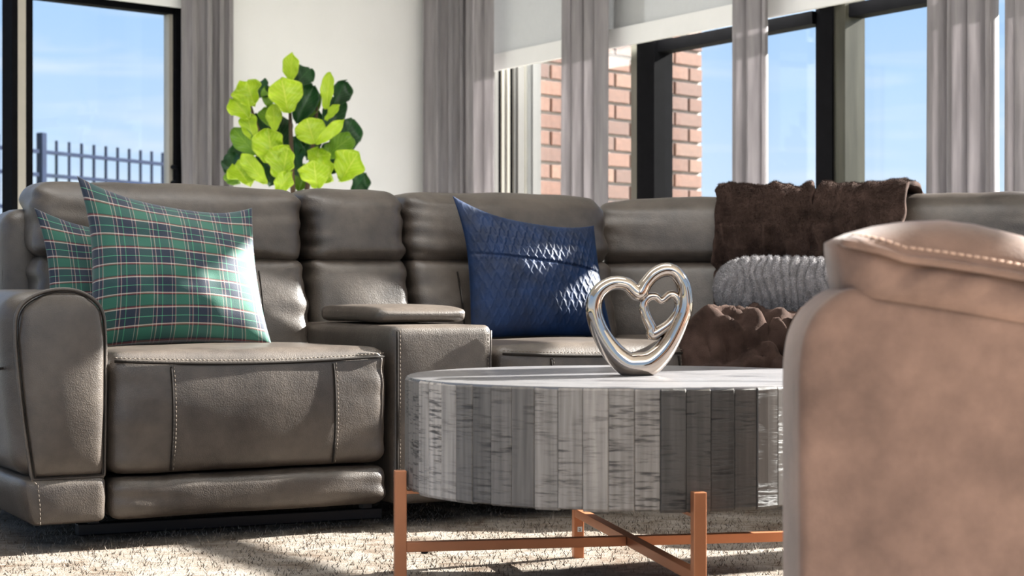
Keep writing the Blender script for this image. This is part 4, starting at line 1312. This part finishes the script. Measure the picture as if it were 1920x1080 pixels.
# ------------------------------------------------------------------ fiddle leaf fig
PY = 8.25
pb = px(553, 0, PY)
plant = empty("fiddle_leaf_fig", (pb.x, PY, 0), "tall fiddle leaf fig with lime green leaves behind the sofa", "plant")
def lathe(prof, cx, cy, n=40):
    V = []; F = []
    for r, z_ in prof:
        for k in range(n): V.append((cx + r * math.cos(2 * math.pi * k / n), cy + r * math.sin(2 * math.pi * k / n), z_))
    for q in range(len(prof) - 1):
        for k in range(n): F.append([q * n + k, q * n + (k + 1) % n, (q + 1) * n + (k + 1) % n, (q + 1) * n + k])
    F.append(list(range(n))[::-1]); F.append([(len(prof) - 1) * n + k for k in range(n)])
    return V, F
mesh_obj("pot", *lathe([(.13, .002), (.17, .3), (.18, .36), (.165, .36), (.155, .33), (.01, .325)], pb.x, PY), M['pot'], plant, sharp=50)
mesh_obj("soil", *lathe([(.15, .31), (.155, .335), (.08, .345), (.01, .348)], pb.x, PY), M['soil'], plant)
def ppx(x, y, d=0.0): return px(x, y, PY + d)
trunks = [[(pb.x, PY, .33), ppx(552, 430), ppx(548, 330), ppx(545, 240), ppx(543, 190, .03)], [(pb.x + .02, PY + .03, .33), ppx(566, 430, .04), ppx(578, 340, .04), ppx(588, 260, .05), ppx(595, 200, .06)],
          [(pb.x - .02, PY - .03, .33), ppx(540, 430, -.05), ppx(520, 330, -.05), ppx(490, 260, -.04), ppx(470, 200, .0)]]
for tp in trunks:
    sp2 = smooth_path([tuple(p) for p in tp], 6); k = len(sp2)
    mesh_obj("stem", *tube([tuple(p) for p in sp2], [.016 - .010 * i / k for i in range(k)], 8), M['bark'], plant)
def leaf(bx, by, tx_, ty_, wpx, depth, tone, yaw=0.0, curl=.12, fold=.15):
    """base and tip pixels, width in px; depth offset of base from plant axis (negative = nearer)"""
    b0 = ppx(bx, by, depth); t0 = ppx(tx_, ty_, depth + yaw)
    up = t0 - b0; L_ = up.length; up = up / L_
    vd = Vector((0, -1, 0)); sd_ = up.cross(vd); sd_.normalize(); nn_ = sd_.cross(up).normalized()   # faces the viewer
    if nn_.y > 0: nn_ = -nn_
    rr_ = random.Random(int(bx * 31 + by * 7)); roll = rr_.uniform(-.6, .6); fold = rr_.uniform(.1, .55); sharp_ = rr_.random()
    sd_, nn_ = sd_ * math.cos(roll) + nn_ * math.sin(roll), nn_ * math.cos(roll) - sd_ * math.sin(roll)
    W_ = wpx / FPX * PY / 2 * 1.15
    n, m = 25, 13; V = []; UV = []
    for i in range(n):
        v = i / (n - 1)
        # fiddle outline: narrow waist, broad rounded upper part
        w_ = W_ * (math.sin(math.pi * min(1, v * .93 + .05)) ** .55) * (.50 + .62 * v ** .85) * (1 - (.25 + .6 * sharp_) * max(0, (v - .72) / .28) ** 2)
        w_ *= 1 + .05 * math.sin(v * 10 + bx * .7)
        if i == 0: w_ = .003
        for j in range(m):
            u = -1 + 2 * j / (m - 1)
            rip = .16 * W_ * math.sin(v * 15 + u * 2 + bx) * abs(u) ** 1.4 + .10 * W_ * math.sin(v * 5 + by) * u
            d_ = fold * W_ * abs(u) ** 1.6 - curl * L_ * (v - .45) ** 2 * 1.6 + rip
            V.append(tuple(b0 + up * (L_ * v) + sd_ * (u * w_) + nn_ * d_)); UV.append(((u + 1) / 2, v))
    o = mesh_obj("leaf", V, grid_faces(n, m), M[{'y': 'leaf_sunlit', 'd': 'leaf_shaded', 'm': 'leaf_mid'}[tone]], plant, uv=UV)
    sm = o.modifiers.new("thickness", 'SOLIDIFY'); sm.thickness = .002
    return o
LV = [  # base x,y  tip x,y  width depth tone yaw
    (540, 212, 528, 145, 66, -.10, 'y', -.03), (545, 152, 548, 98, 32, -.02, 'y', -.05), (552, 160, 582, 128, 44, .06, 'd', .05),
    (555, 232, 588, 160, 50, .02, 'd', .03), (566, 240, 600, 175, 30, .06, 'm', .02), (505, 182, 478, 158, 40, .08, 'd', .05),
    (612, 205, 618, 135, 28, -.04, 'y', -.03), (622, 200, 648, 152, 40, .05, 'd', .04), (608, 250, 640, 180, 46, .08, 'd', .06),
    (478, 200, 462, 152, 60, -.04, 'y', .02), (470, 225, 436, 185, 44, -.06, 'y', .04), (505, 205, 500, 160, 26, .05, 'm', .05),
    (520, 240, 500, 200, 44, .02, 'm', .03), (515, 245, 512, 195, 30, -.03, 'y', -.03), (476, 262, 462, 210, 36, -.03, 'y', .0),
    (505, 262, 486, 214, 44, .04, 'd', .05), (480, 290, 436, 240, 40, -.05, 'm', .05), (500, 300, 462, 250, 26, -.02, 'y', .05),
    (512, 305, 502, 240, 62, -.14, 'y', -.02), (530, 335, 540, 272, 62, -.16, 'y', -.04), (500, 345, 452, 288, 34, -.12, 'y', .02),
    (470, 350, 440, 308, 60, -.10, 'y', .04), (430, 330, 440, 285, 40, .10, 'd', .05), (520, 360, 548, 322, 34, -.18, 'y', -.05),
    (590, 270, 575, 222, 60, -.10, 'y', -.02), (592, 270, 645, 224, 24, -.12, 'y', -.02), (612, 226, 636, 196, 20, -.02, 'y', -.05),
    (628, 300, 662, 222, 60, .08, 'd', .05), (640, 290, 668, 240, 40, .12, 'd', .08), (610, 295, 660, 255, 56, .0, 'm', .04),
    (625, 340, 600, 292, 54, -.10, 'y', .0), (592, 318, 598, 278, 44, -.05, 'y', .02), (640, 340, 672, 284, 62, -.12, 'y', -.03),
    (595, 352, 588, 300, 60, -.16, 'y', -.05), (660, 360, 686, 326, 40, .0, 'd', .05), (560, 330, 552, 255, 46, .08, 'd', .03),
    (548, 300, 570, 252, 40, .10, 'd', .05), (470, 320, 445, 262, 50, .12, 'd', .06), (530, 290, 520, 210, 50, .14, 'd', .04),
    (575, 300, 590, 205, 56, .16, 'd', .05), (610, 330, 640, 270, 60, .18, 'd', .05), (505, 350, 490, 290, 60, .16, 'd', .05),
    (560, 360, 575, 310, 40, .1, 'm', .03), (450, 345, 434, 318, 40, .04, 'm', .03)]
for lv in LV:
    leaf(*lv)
